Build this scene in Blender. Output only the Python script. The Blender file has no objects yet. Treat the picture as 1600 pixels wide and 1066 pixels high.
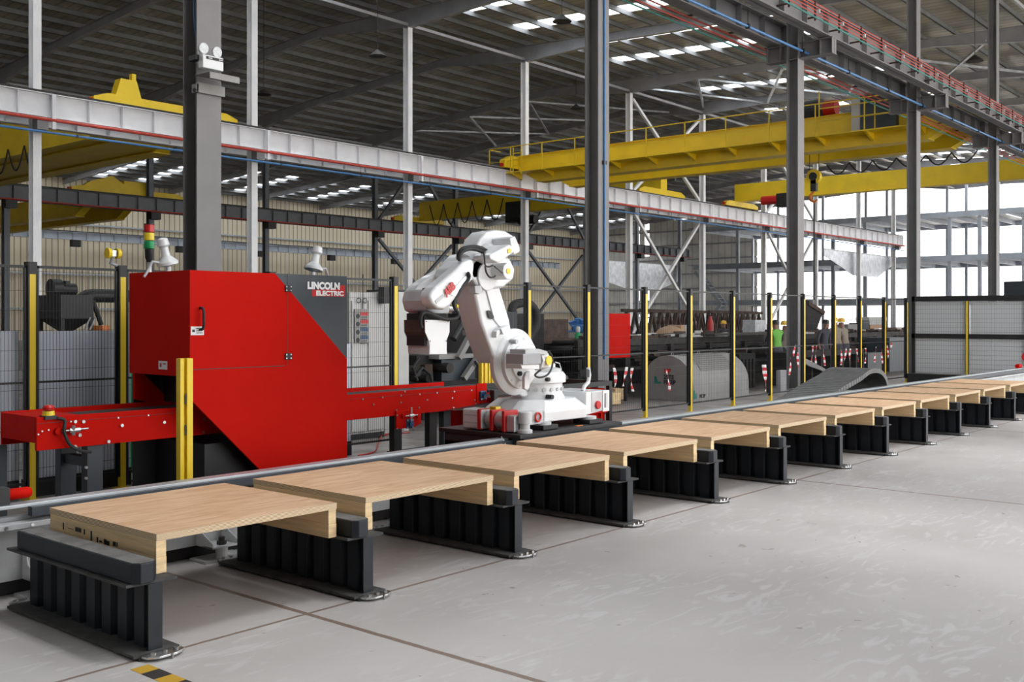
import bpy, math, random
from mathutils import Vector, Matrix
random.seed(7)
SC = bpy.context.scene
COL = SC.collection
PI = math.pi
# ------------------------------------------------------------------ camera, sky, light, exposure
F_PX, CAM_H, HZ, YAW = 1618.0, 1.75, 497.0, 40.3
cam_d = bpy.data.cameras.new('camera')
cam_d.lens = F_PX / 1600 * 36.0
cam_d.sensor_width = 36.0
cam_d.shift_y = (HZ - 533.0) / 1600.0
cam_d.clip_end = 600
cam = bpy.data.objects.new('camera', cam_d)
COL.objects.link(cam)
cam.location = (0, 0, CAM_H)
cam.rotation_euler = (PI / 2, 0, math.radians(YAW - 90))
SC.camera = cam
w = bpy.data.worlds.new('sky'); SC.world = w; w.use_nodes = True
wn = w.node_tree.nodes; wl = w.node_tree.links
bg = wn['Background']
tc = wn.new('ShaderNodeTexCoord'); sp = wn.new('ShaderNodeSeparateXYZ'); mr = wn.new('ShaderNodeMapRange')
cr = wn.new('ShaderNodeMixRGB')
wl.new(tc.outputs['Generated'], sp.inputs[0]); wl.new(sp.outputs['Z'], mr.inputs['Value'])
mr.inputs['From Min'].default_value = -0.02; mr.inputs['From Max'].default_value = 0.6
wl.new(mr.outputs['Result'], cr.inputs[0])
cr.inputs[1].default_value = (1.0, 0.985, 0.97, 1); cr.inputs[2].default_value = (0.93, 0.96, 1.0, 1)
wl.new(cr.outputs[0], bg.inputs['Color'])
bg.inputs['Strength'].default_value = 3.2
sun_d = bpy.data.lights.new('sun', 'SUN'); sun_d.energy = 9.0; sun_d.angle = math.radians(12); sun_d.color = (1.0, 0.97, 0.93)
sun = bpy.data.objects.new('sun', sun_d); COL.objects.link(sun)
sun.rotation_euler = Vector((0.30, -0.22, 1.0)).to_track_quat('Z', 'Y').to_euler()
SC.view_settings.view_transform = 'Standard'
SC.view_settings.look = 'None'
SC.view_settings.gamma = 1.0
SC.view_settings.exposure = 0.33
SC.view_settings.use_curve_mapping = False
SC.cycles.use_denoising = True
SC.cycles.max_bounces = 7
SC.cycles.diffuse_bounces = 4
SC.cycles.glossy_bounces = 3
SC.cycles.transparent_max_bounces = 12
SC.cycles.caustics_reflective = False
SC.cycles.caustics_refractive = False
SC.cycles.sample_clamp_indirect = 6.0

# ------------------------------------------------------------------ measuring helpers (photo frame to metres)
_c, _s = math.cos(math.radians(YAW)), math.sin(math.radians(YAW))
def ray(px, py):
    r = (px - 800) / F_PX
    return (_c + _s * r, _s - _c * r, (HZ - py) / F_PX)
def onY(px, py, y):
    a = ray(px, py); t = y / a[1]
    return (a[0] * t, CAM_H + a[2] * t)           # (x, z)
def onX(px, py, x):
    a = ray(px, py); t = x / a[0]
    return (a[1] * t, CAM_H + a[2] * t)           # (y, z)
def onZ(px, py, z=0.0):
    a = ray(px, py); t = (z - CAM_H) / a[2]
    return (a[0] * t, a[1] * t)                   # (x, y)
def atD(px, py, d):
    a = ray(px, py)
    return (a[0] * d, a[1] * d, CAM_H + a[2] * d)

# ------------------------------------------------------------------ materials
MATS = {}
def mat(name, col, rough=0.5, metal=0.0, var=0.06, scale=3.0, spec=0.5, bump=0.0, bscale=40.0, col2=None, edge=(0.35, 0.65), stretch=None, coat=0.0):
    if name in MATS: return MATS[name]
    m = bpy.data.materials.new(name); m.use_nodes = True
    nt = m.node_tree; n = nt.nodes; l = nt.links
    b = n['Principled BSDF']
    tcn = n.new('ShaderNodeTexCoord')
    src = tcn.outputs['Object']
    if stretch:
        mp = n.new('ShaderNodeMapping'); mp.inputs['Scale'].default_value = stretch
        l.new(src, mp.inputs[0]); src = mp.outputs[0]
    nz = n.new('ShaderNodeTexNoise'); nz.inputs['Scale'].default_value = scale; nz.inputs['Detail'].default_value = 5
    l.new(src, nz.inputs['Vector'])
    mrn = n.new('ShaderNodeMapRange'); mrn.inputs['From Min'].default_value = edge[0]; mrn.inputs['From Max'].default_value = edge[1]
    l.new(nz.outputs['Fac'], mrn.inputs['Value'])
    mx = n.new('ShaderNodeMixRGB')
    l.new(mrn.outputs[0], mx.inputs[0])
    c1 = tuple(max(0, c * (1 - var)) for c in col); c2 = col2 or tuple(min(1, c * (1 + var)) for c in col)
    mx.inputs[1].default_value = (*c1, 1); mx.inputs[2].default_value = (*c2, 1)
    l.new(mx.outputs[0], b.inputs['Base Color'])
    b.inputs['Roughness'].default_value = rough; b.inputs['Metallic'].default_value = metal
    b.inputs['Specular IOR Level'].default_value = spec
    if coat: b.inputs['Coat Weight'].default_value = coat
    if bump:
        nb = n.new('ShaderNodeTexNoise'); nb.inputs['Scale'].default_value = bscale; nb.inputs['Detail'].default_value = 4
        l.new(src, nb.inputs['Vector'])
        bp = n.new('ShaderNodeBump'); bp.inputs['Strength'].default_value = bump; bp.inputs['Distance'].default_value = 0.02
        l.new(nb.outputs['Fac'], bp.inputs['Height']); l.new(bp.outputs[0], b.inputs['Normal'])
    MATS[name] = m
    return m
G = {}
G['col'] = mat('column_grey', (0.19, 0.183, 0.184), 0.55, var=0.08, scale=2)
G['colA'] = mat('column_light_paint', (0.76, 0.76, 0.78), 0.5, var=0.06, scale=1.3, col2=(0.82, 0.81, 0.80))
G['beamA'] = mat('runway_light_paint', (0.72, 0.72, 0.74), 0.5, var=0.06, scale=1.5)
G['beamC'] = mat('runway_dark_paint', (0.16, 0.17, 0.19), 0.55, var=0.1, scale=1.5)
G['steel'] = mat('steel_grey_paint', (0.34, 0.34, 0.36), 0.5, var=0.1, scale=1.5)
G['steel_far'] = mat('steel_bluegrey_hazed', (0.46, 0.50, 0.56), 0.5, var=0.1, scale=1)  # blue grey paint, lightened to stand in for distance haze
G['galv'] = mat('galvanised', (0.52, 0.54, 0.57), 0.38, metal=0.6, var=0.2, scale=2.5)
G['purlin'] = mat('purlin_zinc', (0.17, 0.175, 0.18), 0.6, metal=0.0, var=0.12, scale=2)
G['yel'] = mat('crane_yellow', (0.80, 0.56, 0.015), 0.45, var=0.06, scale=1.2)
G['yelp'] = mat('post_yellow', (0.78, 0.55, 0.02), 0.4, var=0.05, scale=2)
G['red'] = mat('machine_red', (0.50, 0.006, 0.002), 0.6, var=0.05, scale=1.5, spec=0.06)
G['slate'] = mat('slate_panel', (0.032, 0.042, 0.052), 0.45, var=0.08, scale=3)
G['blk'] = mat('black_paint', (0.010, 0.010, 0.011), 0.5, var=0.3, scale=4)
G['rubber'] = mat('black_rubber', (0.016, 0.016, 0.017), 0.65, var=0.2, scale=6)
G['stand'] = mat('stand_anthracite', (0.010, 0.013, 0.018), 0.45, var=0.2, scale=5, spec=0.35)
G['dust'] = mat('stand_dusty_top', (0.15, 0.145, 0.14), 0.8, var=0.25, scale=9)
G['dustd'] = mat('plate_dusty_dark', (0.055, 0.053, 0.052), 0.8, var=0.3, scale=9)
G['chrome'] = mat('bright_zinc', (0.55, 0.55, 0.55), 0.28, metal=0.9, var=0.2, scale=30)
G['rail'] = mat('rail_aluminium', (0.50, 0.54, 0.56), 0.35, metal=0.5, var=0.08, scale=2)
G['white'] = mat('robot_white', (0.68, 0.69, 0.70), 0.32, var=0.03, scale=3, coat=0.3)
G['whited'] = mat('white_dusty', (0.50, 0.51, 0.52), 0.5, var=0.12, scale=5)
G['panel'] = mat('white_plastic_panel', (0.62, 0.66, 0.74), 0.5, var=0.05, scale=2)
G['cab'] = mat('cabinet_grey', (0.52, 0.52, 0.50), 0.5, var=0.06, scale=3)
G['blue'] = mat('blue_conduit', (0.06, 0.19, 0.42), 0.45, var=0.1, scale=5)
G['bluem'] = mat('bearing_blue', (0.02, 0.07, 0.17), 0.4, var=0.2, scale=20)
G['redp'] = mat('red_conductor', (0.50, 0.05, 0.03), 0.5, var=0.15, scale=4)
G['teal'] = mat('teal_conductor', (0.02, 0.20, 0.17), 0.5, var=0.2, scale=4)
G['rust'] = mat('rusty_brown', (0.06, 0.036, 0.027), 0.8, var=0.4, scale=5, bump=0.3, bscale=30)
G['darkm'] = mat('dark_machine', (0.014, 0.012, 0.012), 0.8, var=0.45, scale=4)
G['chainm'] = mat('chain_grey_plastic', (0.13, 0.13, 0.13), 0.55, var=0.15, scale=8)
G['grease'] = mat('greasy_grey', (0.030, 0.027, 0.025), 0.75, var=0.4, scale=6)
G['fic'] = mat('cover_grey', (0.29, 0.285, 0.275), 0.7, var=0.06, scale=4)
G['orange'] = mat('orange_paint', (0.6, 0.16, 0.02), 0.5)
G['green'] = mat('signal_green', (0.0, 0.30, 0.09), 0.35)
G['amber'] = mat('signal_amber', (0.75, 0.55, 0.02), 0.35)
G['rlamp'] = mat('signal_red', (0.50, 0.01, 0.01), 0.35)
G['wht'] = mat('plain_white', (0.75, 0.75, 0.75), 0.5, var=0.03)
G['skin'] = mat('skin', (0.28, 0.15, 0.10), 0.55)
G['hiviz'] = mat('hiviz_green', (0.17, 0.50, 0.07), 0.7)
G['helmet'] = mat('helmet_yellow', (0.85, 0.50, 0.04), 0.35)
G['cloth_d'] = mat('cloth_dark', (0.06, 0.06, 0.075), 0.9)
G['cloth_b'] = mat('cloth_beige', (0.30, 0.25, 0.20), 0.9)
G['card'] = mat('cardboard', (0.45, 0.29, 0.18), 0.8)
G['brick'] = mat('outdoor_pale_wall', (0.85, 0.85, 0.86), 0.8)
G['mesh'] = mat('mesh_black_wire', (0.014, 0.014, 0.015), 0.5)
G['lens'] = mat('lamp_lens', (0.62, 0.64, 0.66), 0.2, var=0.15, scale=60)

def floor_mat():
    m = bpy.data.materials.new('painted_concrete'); m.use_nodes = True
    nt = m.node_tree; n = nt.nodes; l = nt.links; b = n['Principled BSDF']
    g = n.new('ShaderNodeNewGeometry')
    sx = n.new('ShaderNodeSeparateXYZ'); l.new(g.outputs['Position'], sx.inputs[0])
    def N(scale, detail, vec=None, dist=0.0):
        z = n.new('ShaderNodeTexNoise'); z.inputs['Scale'].default_value = scale; z.inputs['Detail'].default_value = detail
        z.inputs['Distortion'].default_value = dist
        l.new(vec or g.outputs['Position'], z.inputs['Vector']); return z.outputs['Fac']
    def MR(v, a, bb, c=0, d=1):
        z = n.new('ShaderNodeMapRange'); z.inputs['From Min'].default_value = a; z.inputs['From Max'].default_value = bb
        z.inputs['To Min'].default_value = c; z.inputs['To Max'].default_value = d
        l.new(v, z.inputs['Value']); return z.outputs[0]
    def MT(op, a, bb):
        z = n.new('ShaderNodeMath'); z.operation = op
        for i, v in enumerate((a, bb)):
            if isinstance(v, (int, float)): z.inputs[i].default_value = v
            elif v is not None: l.new(v, z.inputs[i])
        return z.outputs[0]
    def MIX(f, a, bb):
        z = n.new('ShaderNodeMixRGB'); l.new(f, z.inputs[0])
        for i, v in ((1, a), (2, bb)):
            if isinstance(v, tuple): z.inputs[i].default_value = (*v, 1)
            else: l.new(v, z.inputs[i])
        return z.outputs[0]
    base = MIX(MR(N(0.45, 3), 0.35, 0.65), (0.45, 0.425, 0.41), (0.52, 0.495, 0.48))
    # trowel scuffs: stretched, distorted noise
    mp = n.new('ShaderNodeMapping'); mp.inputs['Rotation'].default_value = (0, 0, 0.9); mp.inputs['Scale'].default_value = (1.0, 3.2, 1)
    l.new(g.outputs['Position'], mp.inputs[0])
    sc = MR(N(2.2, 8, mp.outputs[0], 2.2), 0.53, 0.64)
    patch = MR(N(0.6, 2), 0.38, 0.55)
    sc = MT('MULTIPLY', sc, patch)
    base = MIX(MT('MULTIPLY', sc, 0.42), base, (0.68, 0.68, 0.68))
    sp2 = MR(N(7, 3, None, 0.5), 0.715, 0.735)
    base = MIX(MT('MULTIPLY', sp2, 0.6), base, (0.16, 0.115, 0.08))
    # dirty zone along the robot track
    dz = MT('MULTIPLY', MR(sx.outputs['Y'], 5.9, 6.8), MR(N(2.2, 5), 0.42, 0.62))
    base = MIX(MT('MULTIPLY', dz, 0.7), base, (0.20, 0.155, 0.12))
    rear_tone = MR(sx.outputs['Y'], 7.3, 9.0)  # floor turns darker behind the track
    base = MIX(MT('MULTIPLY', rear_tone, 0.5), base, (0.22, 0.20, 0.185))
    far_tone = MR(sx.outputs['Y'], 11.2, 12.0)  # floor darker again beyond the grey columns
    base = MIX(MT('MULTIPLY', far_tone, 0.75), base, (0.07, 0.058, 0.05))
    # joints
    wob = MT('MULTIPLY', MT('SUBTRACT', N(9, 3), 0.5), 0.012)
    xj = MT('ABSOLUTE', MT('SUBTRACT', MT('MODULO', MT('ADD', MT('ADD', sx.outputs['X'], 66.3 - 3.885 + 3.315), wob), 6.63), 3.315), None)
    jx = MT('LESS_THAN', xj, 0.02)
    yj = MT('ABSOLUTE', MT('SUBTRACT', MT('ADD', sx.outputs['Y'], wob), 4.885), None)
    jy = MT('LESS_THAN', yj, 0.013)
    yj2 = MT('ABSOLUTE', MT('SUBTRACT', MT('ADD', sx.outputs['Y'], wob), 11.6), None)
    jy2 = MT('LESS_THAN', yj2, 0.012)
    j = MT('MAXIMUM', MT('MAXIMUM', jx, jy), jy2)
    base = MIX(MT('MULTIPLY', j, 0.85), base, (0.175, 0.11, 0.075))
    l.new(base, b.inputs['Base Color'])
    rg = MR(N(1.1, 4), 0.35, 0.65, 0.34, 0.5)
    l.new(rg, b.inputs['Roughness'])
    b.inputs['Specular IOR Level'].default_value = 0.55
    bp = n.new('ShaderNodeBump'); bp.inputs['Strength'].default_value = 0.12; bp.inputs['Distance'].default_value = 0.01
    l.new(N(5, 6, mp.outputs[0], 1.0), bp.inputs['Height']); l.new(bp.outputs[0], b.inputs['Normal'])
    return m
G['floor'] = floor_mat()

def stripe_mat(name, c1, c2, axis, period, duty=0.5, rough=0.5, metal=0.0, bump=0.6, noise=0.0, skew=0.0, col2=None):
    """profiled sheet: ribs along one axis, spaced along `axis`"""
    m = bpy.data.materials.new(name); m.use_nodes = True
    nt = m.node_tree; n = nt.nodes; l = nt.links; b = n['Principled BSDF']
    g = n.new('ShaderNodeNewGeometry'); sx = n.new('ShaderNodeSeparateXYZ'); l.new(g.outputs['Position'], sx.inputs[0])
    v = sx.outputs[axis]
    if skew:
        k = n.new('ShaderNodeMath'); k.operation = 'MULTIPLY_ADD'; l.new(sx.outputs['Z'], k.inputs[0]); k.inputs[1].default_value = skew; l.new(v, k.inputs[2]); v = k.outputs[0]
    a = n.new('ShaderNodeMath'); a.operation = 'MULTIPLY'; l.new(v, a.inputs[0]); a.inputs[1].default_value = 1 / period
    f = n.new('ShaderNodeMath'); f.operation = 'FRACT'; l.new(a.outputs[0], f.inputs[0])
    c = n.new('ShaderNodeMath'); c.operation = 'LESS_THAN'; l.new(f.outputs[0], c.inputs[0]); c.inputs[1].default_value = duty
    mx = n.new('ShaderNodeMixRGB'); l.new(c.outputs[0], mx.inputs[0])
    mx.inputs[1].default_value = (*c1, 1); mx.inputs[2].default_value = (*c2, 1)
    out = mx.outputs[0]
    nz = n.new('ShaderNodeTexNoise'); nz.inputs['Scale'].default_value = 0.6; nz.inputs['Detail'].default_value = 6
    l.new(g.outputs['Position'], nz.inputs['Vector'])
    if noise:
        m2 = n.new('ShaderNodeMixRGB'); m2.blend_type = 'MULTIPLY'; m2.inputs[0].default_value = noise
        rr = n.new('ShaderNodeMapRange'); rr.inputs['From Min'].default_value = 0.3; rr.inputs['From Max'].default_value = 0.7
        rr.inputs['To Min'].default_value = 0.3; rr.inputs['To Max'].default_value = 1.2
        l.new(nz.outputs['Fac'], rr.inputs[0]); l.new(out, m2.inputs[1]); l.new(rr.outputs[0], m2.inputs[2]); out = m2.outputs[0]
    l.new(out, b.inputs['Base Color'])
    b.inputs['Roughness'].default_value = rough; b.inputs['Metallic'].default_value = metal
    if bump:
        bp = n.new('ShaderNodeBump'); bp.inputs['Strength'].default_value = bump; bp.inputs['Distance'].default_value = 0.04
        l.new(c.outputs[0], bp.inputs['Height']); l.new(bp.outputs[0], b.inputs['Normal'])
    return m
G['wallD'] = stripe_mat('tan_profiled_sheet', (0.80, 0.70, 0.52), (0.36, 0.31, 0.23), 'X', 0.5, 0.2, 0.6, bump=0.5)
G['wallE'] = stripe_mat('grey_profiled_sheet', (0.50, 0.50, 0.47), (0.32, 0.32, 0.30), 'Y', 0.9, 0.15, 0.6, bump=0.5, noise=0.4)
G['roofsheet'] = stripe_mat('foil_roof_sheet', (0.66, 0.61, 0.53), (0.46, 0.43, 0.38), 'X', 0.5, 0.2, 0.42, metal=0.6, bump=0.5, noise=0.7)
G['wallF'] = stripe_mat('pale_gable_sheet', (0.80, 0.79, 0.75), (0.60, 0.59, 0.56), 'Y', 0.9, 0.15, 0.6, bump=0.4, noise=0.3)
G['mgate'] = stripe_mat('grey_mesh_backing', (0.60, 0.61, 0.62), (0.56, 0.57, 0.58), 'Y', 0.1, 0.1, 0.6, bump=0)
G['tape'] = stripe_mat('red_white_tape', (0.75, 0.73, 0.72), (0.55, 0.02, 0.03), 'Z', 0.13, 0.5, 0.5, bump=0)
G['hazard'] = stripe_mat('hazard_tape_stripes', (0.55, 0.33, 0.03), (0.035, 0.03, 0.03), 'Y', 0.24, 0.5, 0.6, bump=0)
G['spiral'] = stripe_mat('gauze', (0.16, 0.155, 0.15), (0.24, 0.235, 0.225), 'Z', 0.04, 0.5, 0.6, bump=0)

def ply_mat():
    m = bpy.data.materials.new('plywood'); m.use_nodes = True
    nt = m.node_tree; n = nt.nodes; l = nt.links; b = n['Principled BSDF']
    t = n.new('ShaderNodeTexCoord'); oi = n.new('ShaderNodeObjectInfo')
    g = n.new('ShaderNodeNewGeometry')
    va = n.new('ShaderNodeVectorMath'); va.operation = 'ADD'; l.new(t.outputs['Object'], va.inputs[0])
    vm = n.new('ShaderNodeVectorMath'); vm.operation = 'SCALE'; vm.inputs[0].default_value = (37, 11, 0); l.new(oi.outputs['Random'], vm.inputs['Scale'])
    l.new(vm.outputs[0], va.inputs[1])
    mp = n.new('ShaderNodeMapping'); mp.inputs['Scale'].default_value = (0.9, 5.0, 1); l.new(va.outputs[0], mp.inputs[0])
    nz = n.new('ShaderNodeTexNoise'); nz.inputs['Scale'].default_value = 2.6; nz.inputs['Detail'].default_value = 8; nz.inputs['Distortion'].default_value = 1.2
    l.new(mp.outputs[0], nz.inputs['Vector'])
    ra = n.new('ShaderNodeValToRGB'); l.new(nz.outputs['Fac'], ra.inputs[0])
    e = ra.color_ramp.elements
    e[0].position = 0.3; e[0].color = (0.56, 0.32, 0.17, 1); e[1].position = 0.7; e[1].color = (0.74, 0.51, 0.32, 1)
    n3 = n.new('ShaderNodeTexNoise'); n3.inputs['Scale'].default_value = 14; n3.inputs['Detail'].default_value = 3; l.new(mp.outputs[0], n3.inputs['Vector'])
    mk = n.new('ShaderNodeMapRange'); mk.inputs['From Min'].default_value = 0.69; mk.inputs['From Max'].default_value = 0.75; mk.inputs['To Max'].default_value = 0.6
    l.new(n3.outputs['Fac'], mk.inputs[0])
    m1 = n.new('ShaderNodeMixRGB'); l.new(mk.outputs[0], m1.inputs[0]); l.new(ra.outputs[0], m1.inputs[1]); m1.inputs[2].default_value = (0.16, 0.085, 0.045, 1)
    hs = n.new('ShaderNodeHueSaturation'); l.new(m1.outputs[0], hs.inputs['Color'])
    vr = n.new('ShaderNodeMapRange'); vr.inputs['To Min'].default_value = 0.88; vr.inputs['To Max'].default_value = 1.12; l.new(oi.outputs['Random'], vr.inputs[0]); l.new(vr.outputs[0], hs.inputs['Value'])
    # edge plies
    sx = n.new('ShaderNodeSeparateXYZ'); l.new(t.outputs['Object'], sx.inputs[0])
    mu = n.new('ShaderNodeMath'); mu.operation = 'MULTIPLY'; mu.inputs[1].default_value = 1 / 0.0075; l.new(sx.outputs['Z'], mu.inputs[0])
    fr = n.new('ShaderNodeMath'); fr.operation = 'FRACT'; l.new(mu.outputs[0], fr.inputs[0])
    lt = n.new('ShaderNodeMath'); lt.operation = 'LESS_THAN'; lt.inputs[1].default_value = 0.38; l.new(fr.outputs[0], lt.inputs[0])
    ed = n.new('ShaderNodeMixRGB'); l.new(lt.outputs[0], ed.inputs[0]); ed.inputs[1].default_value = (0.72, 0.56, 0.36, 1); ed.inputs[2].default_value = (0.27, 0.165, 0.09, 1)
    sn = n.new('ShaderNodeSeparateXYZ'); l.new(g.outputs['Normal'], sn.inputs[0])
    ab = n.new('ShaderNodeMath'); ab.operation = 'ABSOLUTE'; l.new(sn.outputs['Z'], ab.inputs[0])
    gt = n.new('ShaderNodeMath'); gt.operation = 'GREATER_THAN'; gt.inputs[1].default_value = 0.5; l.new(ab.outputs[0], gt.inputs[0])
    fx = n.new('ShaderNodeMixRGB'); l.new(gt.outputs[0], fx.inputs[0]); l.new(ed.outputs[0], fx.inputs[1]); l.new(hs.outputs[0], fx.inputs[2])
    l.new(fx.outputs[0], b.inputs['Base Color']); b.inputs['Roughness'].default_value = 0.6
    return m
G['ply'] = ply_mat()
G['wood'] = mat('pine_plank', (0.74, 0.54, 0.30), 0.6, var=0.18, scale=3, stretch=(2, 0.5, 9), bump=0.05)

def skylight_mat():
    m = bpy.data.materials.new('translucent_sheet'); m.use_nodes = True
    nt = m.node_tree; n = nt.nodes; l = nt.links
    o = n['Material Output']; n.remove(n['Principled BSDF'])
    a = n.new('ShaderNodeBsdfTransparent'); a.inputs[0].default_value = (0.9, 0.93, 0.97, 1)
    t = n.new('ShaderNodeBsdfTranslucent'); t.inputs[0].default_value = (0.85, 0.9, 0.95, 1)
    nz = n.new('ShaderNodeTexNoise'); nz.inputs['Scale'].default_value = 1.5
    mr_ = n.new('ShaderNodeMapRange'); mr_.inputs['To Min'].default_value = 0.72; mr_.inputs['To Max'].default_value = 0.9; l.new(nz.outputs['Fac'], mr_.inputs[0])
    mx = n.new('ShaderNodeMixShader'); l.new(mr_.outputs[0], mx.inputs[0]); l.new(a.outputs[0], mx.inputs[1]); l.new(t.outputs[0], mx.inputs[2])
    l.new(mx.outputs[0], o.inputs['Surface'])
    return m
G['sky'] = skylight_mat()

# ------------------------------------------------------------------ mesh builder
class MB:
    def __init__(s): s.v = []; s.f = []; s.m = []
    def add(s, vs, fs, mi=0):
        k = len(s.v); s.v += [tuple(v) for v in vs]; s.f += [tuple(i + k for i in f) for f in fs]; s.m += [mi] * len(fs); return s
    def box(s, x0, x1, y0, y1, z0, z1, mi=0):
        return s.add([(x0, y0, z0), (x1, y0, z0), (x1, y1, z0), (x0, y1, z0), (x0, y0, z1), (x1, y0, z1), (x1, y1, z1), (x0, y1, z1)],
                     [(0, 3, 2, 1), (4, 5, 6, 7), (0, 1, 5, 4), (1, 2, 6, 5), (2, 3, 7, 6), (3, 0, 4, 7)], mi)
    def cbox(s, c, sx, sy, sz, rz=0, rx=0, ry=0, mi=0):
        M = Matrix.Translation(c) @ Matrix.Rotation(rz, 4, 'Z') @ Matrix.Rotation(ry, 4, 'Y') @ Matrix.Rotation(rx, 4, 'X')
        k = MB().box(-sx / 2, sx / 2, -sy / 2, sy / 2, -sz / 2, sz / 2)
        return s.add([M @ Vector(v) for v in k.v], k.f, mi)
    def bar(s, p, q, w_, h, up=(0, 0, 1), mi=0):
        p = Vector(p); q = Vector(q); d = (q - p).normalized(); u = Vector(up)
        if abs(d.dot(u)) > 0.98: u = Vector((1, 0, 0))
        a = d.cross(u).normalized() * (w_ / 2); b = a.cross(d).normalized() * (h / 2)
        return s.add([p - a - b, p + a - b, p + a + b, p - a + b, q - a - b, q + a - b, q + a + b, q - a + b],
                     [(0, 3, 2, 1), (4, 5, 6, 7), (0, 1, 5, 4), (1, 2, 6, 5), (2, 3, 7, 6), (3, 0, 4, 7)], mi)
    def cyl(s, p, q, r, n=16, r2=None, mi=0):
        p = Vector(p); q = Vector(q); d = (q - p).normalized(); r2 = r if r2 is None else r2
        u = Vector((0, 0, 1)) if abs(d.z) < 0.9 else Vector((1, 0, 0))
        a = d.cross(u).normalized(); b = d.cross(a)
        vs = []
        for c, rr in ((p, r), (q, r2)):
            for i in range(n):
                t = 2 * PI * i / n; vs.append(c + a * (rr * math.cos(t)) + b * (rr * math.sin(t)))
        fs = [(i, (i + 1) % n, n + (i + 1) % n, n + i) for i in range(n)]
        fs += [tuple(range(n - 1, -1, -1)), tuple(range(n, 2 * n))]
        return s.add(vs, fs, mi)
    def tube(s, pts, r, n=8, mi=0):
        pts = [Vector(p) for p in pts]; vs = []; a = None
        for i, p in enumerate(pts):
            d = (pts[min(i + 1, len(pts) - 1)] - pts[max(i - 1, 0)]).normalized()
            if a is None:
                u = Vector((0, 0, 1)) if abs(d.z) < 0.9 else Vector((1, 0, 0)); a = d.cross(u).normalized()
            else:
                a = (a - d * a.dot(d)).normalized()
            b = d.cross(a); rr = r[i] if isinstance(r, (list, tuple)) else r
            for k in range(n):
                t = 2 * PI * k / n; vs.append(p + a * (rr * math.cos(t)) + b * (rr * math.sin(t)))
        fs = []
        for i in range(len(pts) - 1):
            for k in range(n):
                k2 = (k + 1) % n; fs.append((i * n + k, i * n + k2, (i + 1) * n + k2, (i + 1) * n + k))
        fs += [tuple(range(n - 1, -1, -1)), tuple((len(pts) - 1) * n + k for k in range(n))]
        return s.add(vs, fs, mi)
    def prism(s, poly, axis, a, b, mi=0):
        """poly: 2-D points; axis 'Y': (x,z), 'X': (y,z), 'Z': (x,y)"""
        def P(p, t): return {'Y': (p[0], t, p[1]), 'X': (t, p[0], p[1]), 'Z': (p[0], p[1], t)}[axis]
        n = len(poly); vs = [P(p, a) for p in poly] + [P(p, b) for p in poly]
        ar = sum(poly[i][0] * poly[(i + 1) % n][1] - poly[(i + 1) % n][0] * poly[i][1] for i in range(n))
        flip = (ar > 0) != (axis == 'Y')
        if b < a: flip = not flip
        f0 = tuple(range(n)); f1 = tuple(range(n, 2 * n))
        sd = [(i, (i + 1) % n, n + (i + 1) % n, n + i) for i in range(n)]
        fs = [f0[::-1], f1] + sd if flip else [f0, f1[::-1]] + [f[::-1] for f in sd]
        return s.add(vs, fs, mi)
    def lathe(s, prof, o=(0, 0, 0), n=24, axis=(0, 0, 1), mi=0):
        """prof: (r, h) along axis from o"""
        d = Vector(axis).normalized(); u = Vector((0, 0, 1)) if abs(d.z) < 0.9 else Vector((1, 0, 0))
        a = d.cross(u).normalized(); b = d.cross(a); o = Vector(o); vs = []
        for r, h in prof:
            for k in range(n):
                t = 2 * PI * k / n; vs.append(o + d * h + a * (r * math.cos(t)) + b * (r * math.sin(t)))
        fs = []
        for i in range(len(prof) - 1):
            for k in range(n):
                k2 = (k + 1) % n; fs.append((i * n + k, i * n + k2, (i + 1) * n + k2, (i + 1) * n + k))
        fs += [tuple(range(n - 1, -1, -1)), tuple((len(prof) - 1) * n + k for k in range(n))]
        return s.add(vs, fs, mi)
    def build(s, name, m, parent=None, bevel=0.0, smooth=False, seg=2, org=None):
        me = bpy.data.meshes.new(name)
        o_ = Vector(org) if org is not None else (parent_world(parent) if parent else Vector((0, 0, 0)))
        me.from_pydata([tuple(Vector(v) - o_) for v in s.v], [], s.f)
        ms = m if isinstance(m, (list, tuple)) else [m]
        for q in ms: me.materials.append(G[q] if isinstance(q, str) else q)
        if len(ms) > 1:
            for i, p in enumerate(me.polygons): p.material_index = s.m[i]
        import bmesh
        bm = bmesh.new(); bm.from_mesh(me); bmesh.ops.recalc_face_normals(bm, faces=bm.faces); bm.to_mesh(me); bm.free()
        ob = bpy.data.objects.new(name, me); COL.objects.link(ob)
        if parent: ob.parent = parent
        elif org is not None: ob.location = o_
        if bevel:
            bv = ob.modifiers.new('bevel', 'BEVEL'); bv.width = bevel; bv.segments = seg; bv.limit_method = 'ANGLE'; bv.angle_limit = math.radians(40)
        if bevel and seg >= 3:
            for p in me.polygons: p.use_smooth = True
            ob.modifiers['bevel'].harden_normals = True
        if smooth:
            for p in me.polygons: p.use_smooth = True
            try: me.set_sharp_from_angle(angle=math.radians(38))
            except Exception: pass
        return ob
def spline(P_, k=5):
    Q = []
    for i in range(len(P_) - 1):
        p0, p1, p2, p3 = P_[max(0, i - 1)], P_[i], P_[i + 1], P_[min(len(P_) - 1, i + 2)]
        for m_ in range(k):
            u = m_ / k; Q.append(tuple(0.5 * ((2 * p1[j]) + (-p0[j] + p2[j]) * u + (2 * p0[j] - 5 * p1[j] + 4 * p2[j] - p3[j]) * u * u + (-p0[j] + 3 * p1[j] - 3 * p2[j] + p3[j]) * u ** 3) for j in range(3)))
    Q.append(tuple(P_[-1]))
    return Q
def parent_world(o):
    v = Vector((0, 0, 0))
    while o is not None: v += o.location; o = o.parent
    return v
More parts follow.
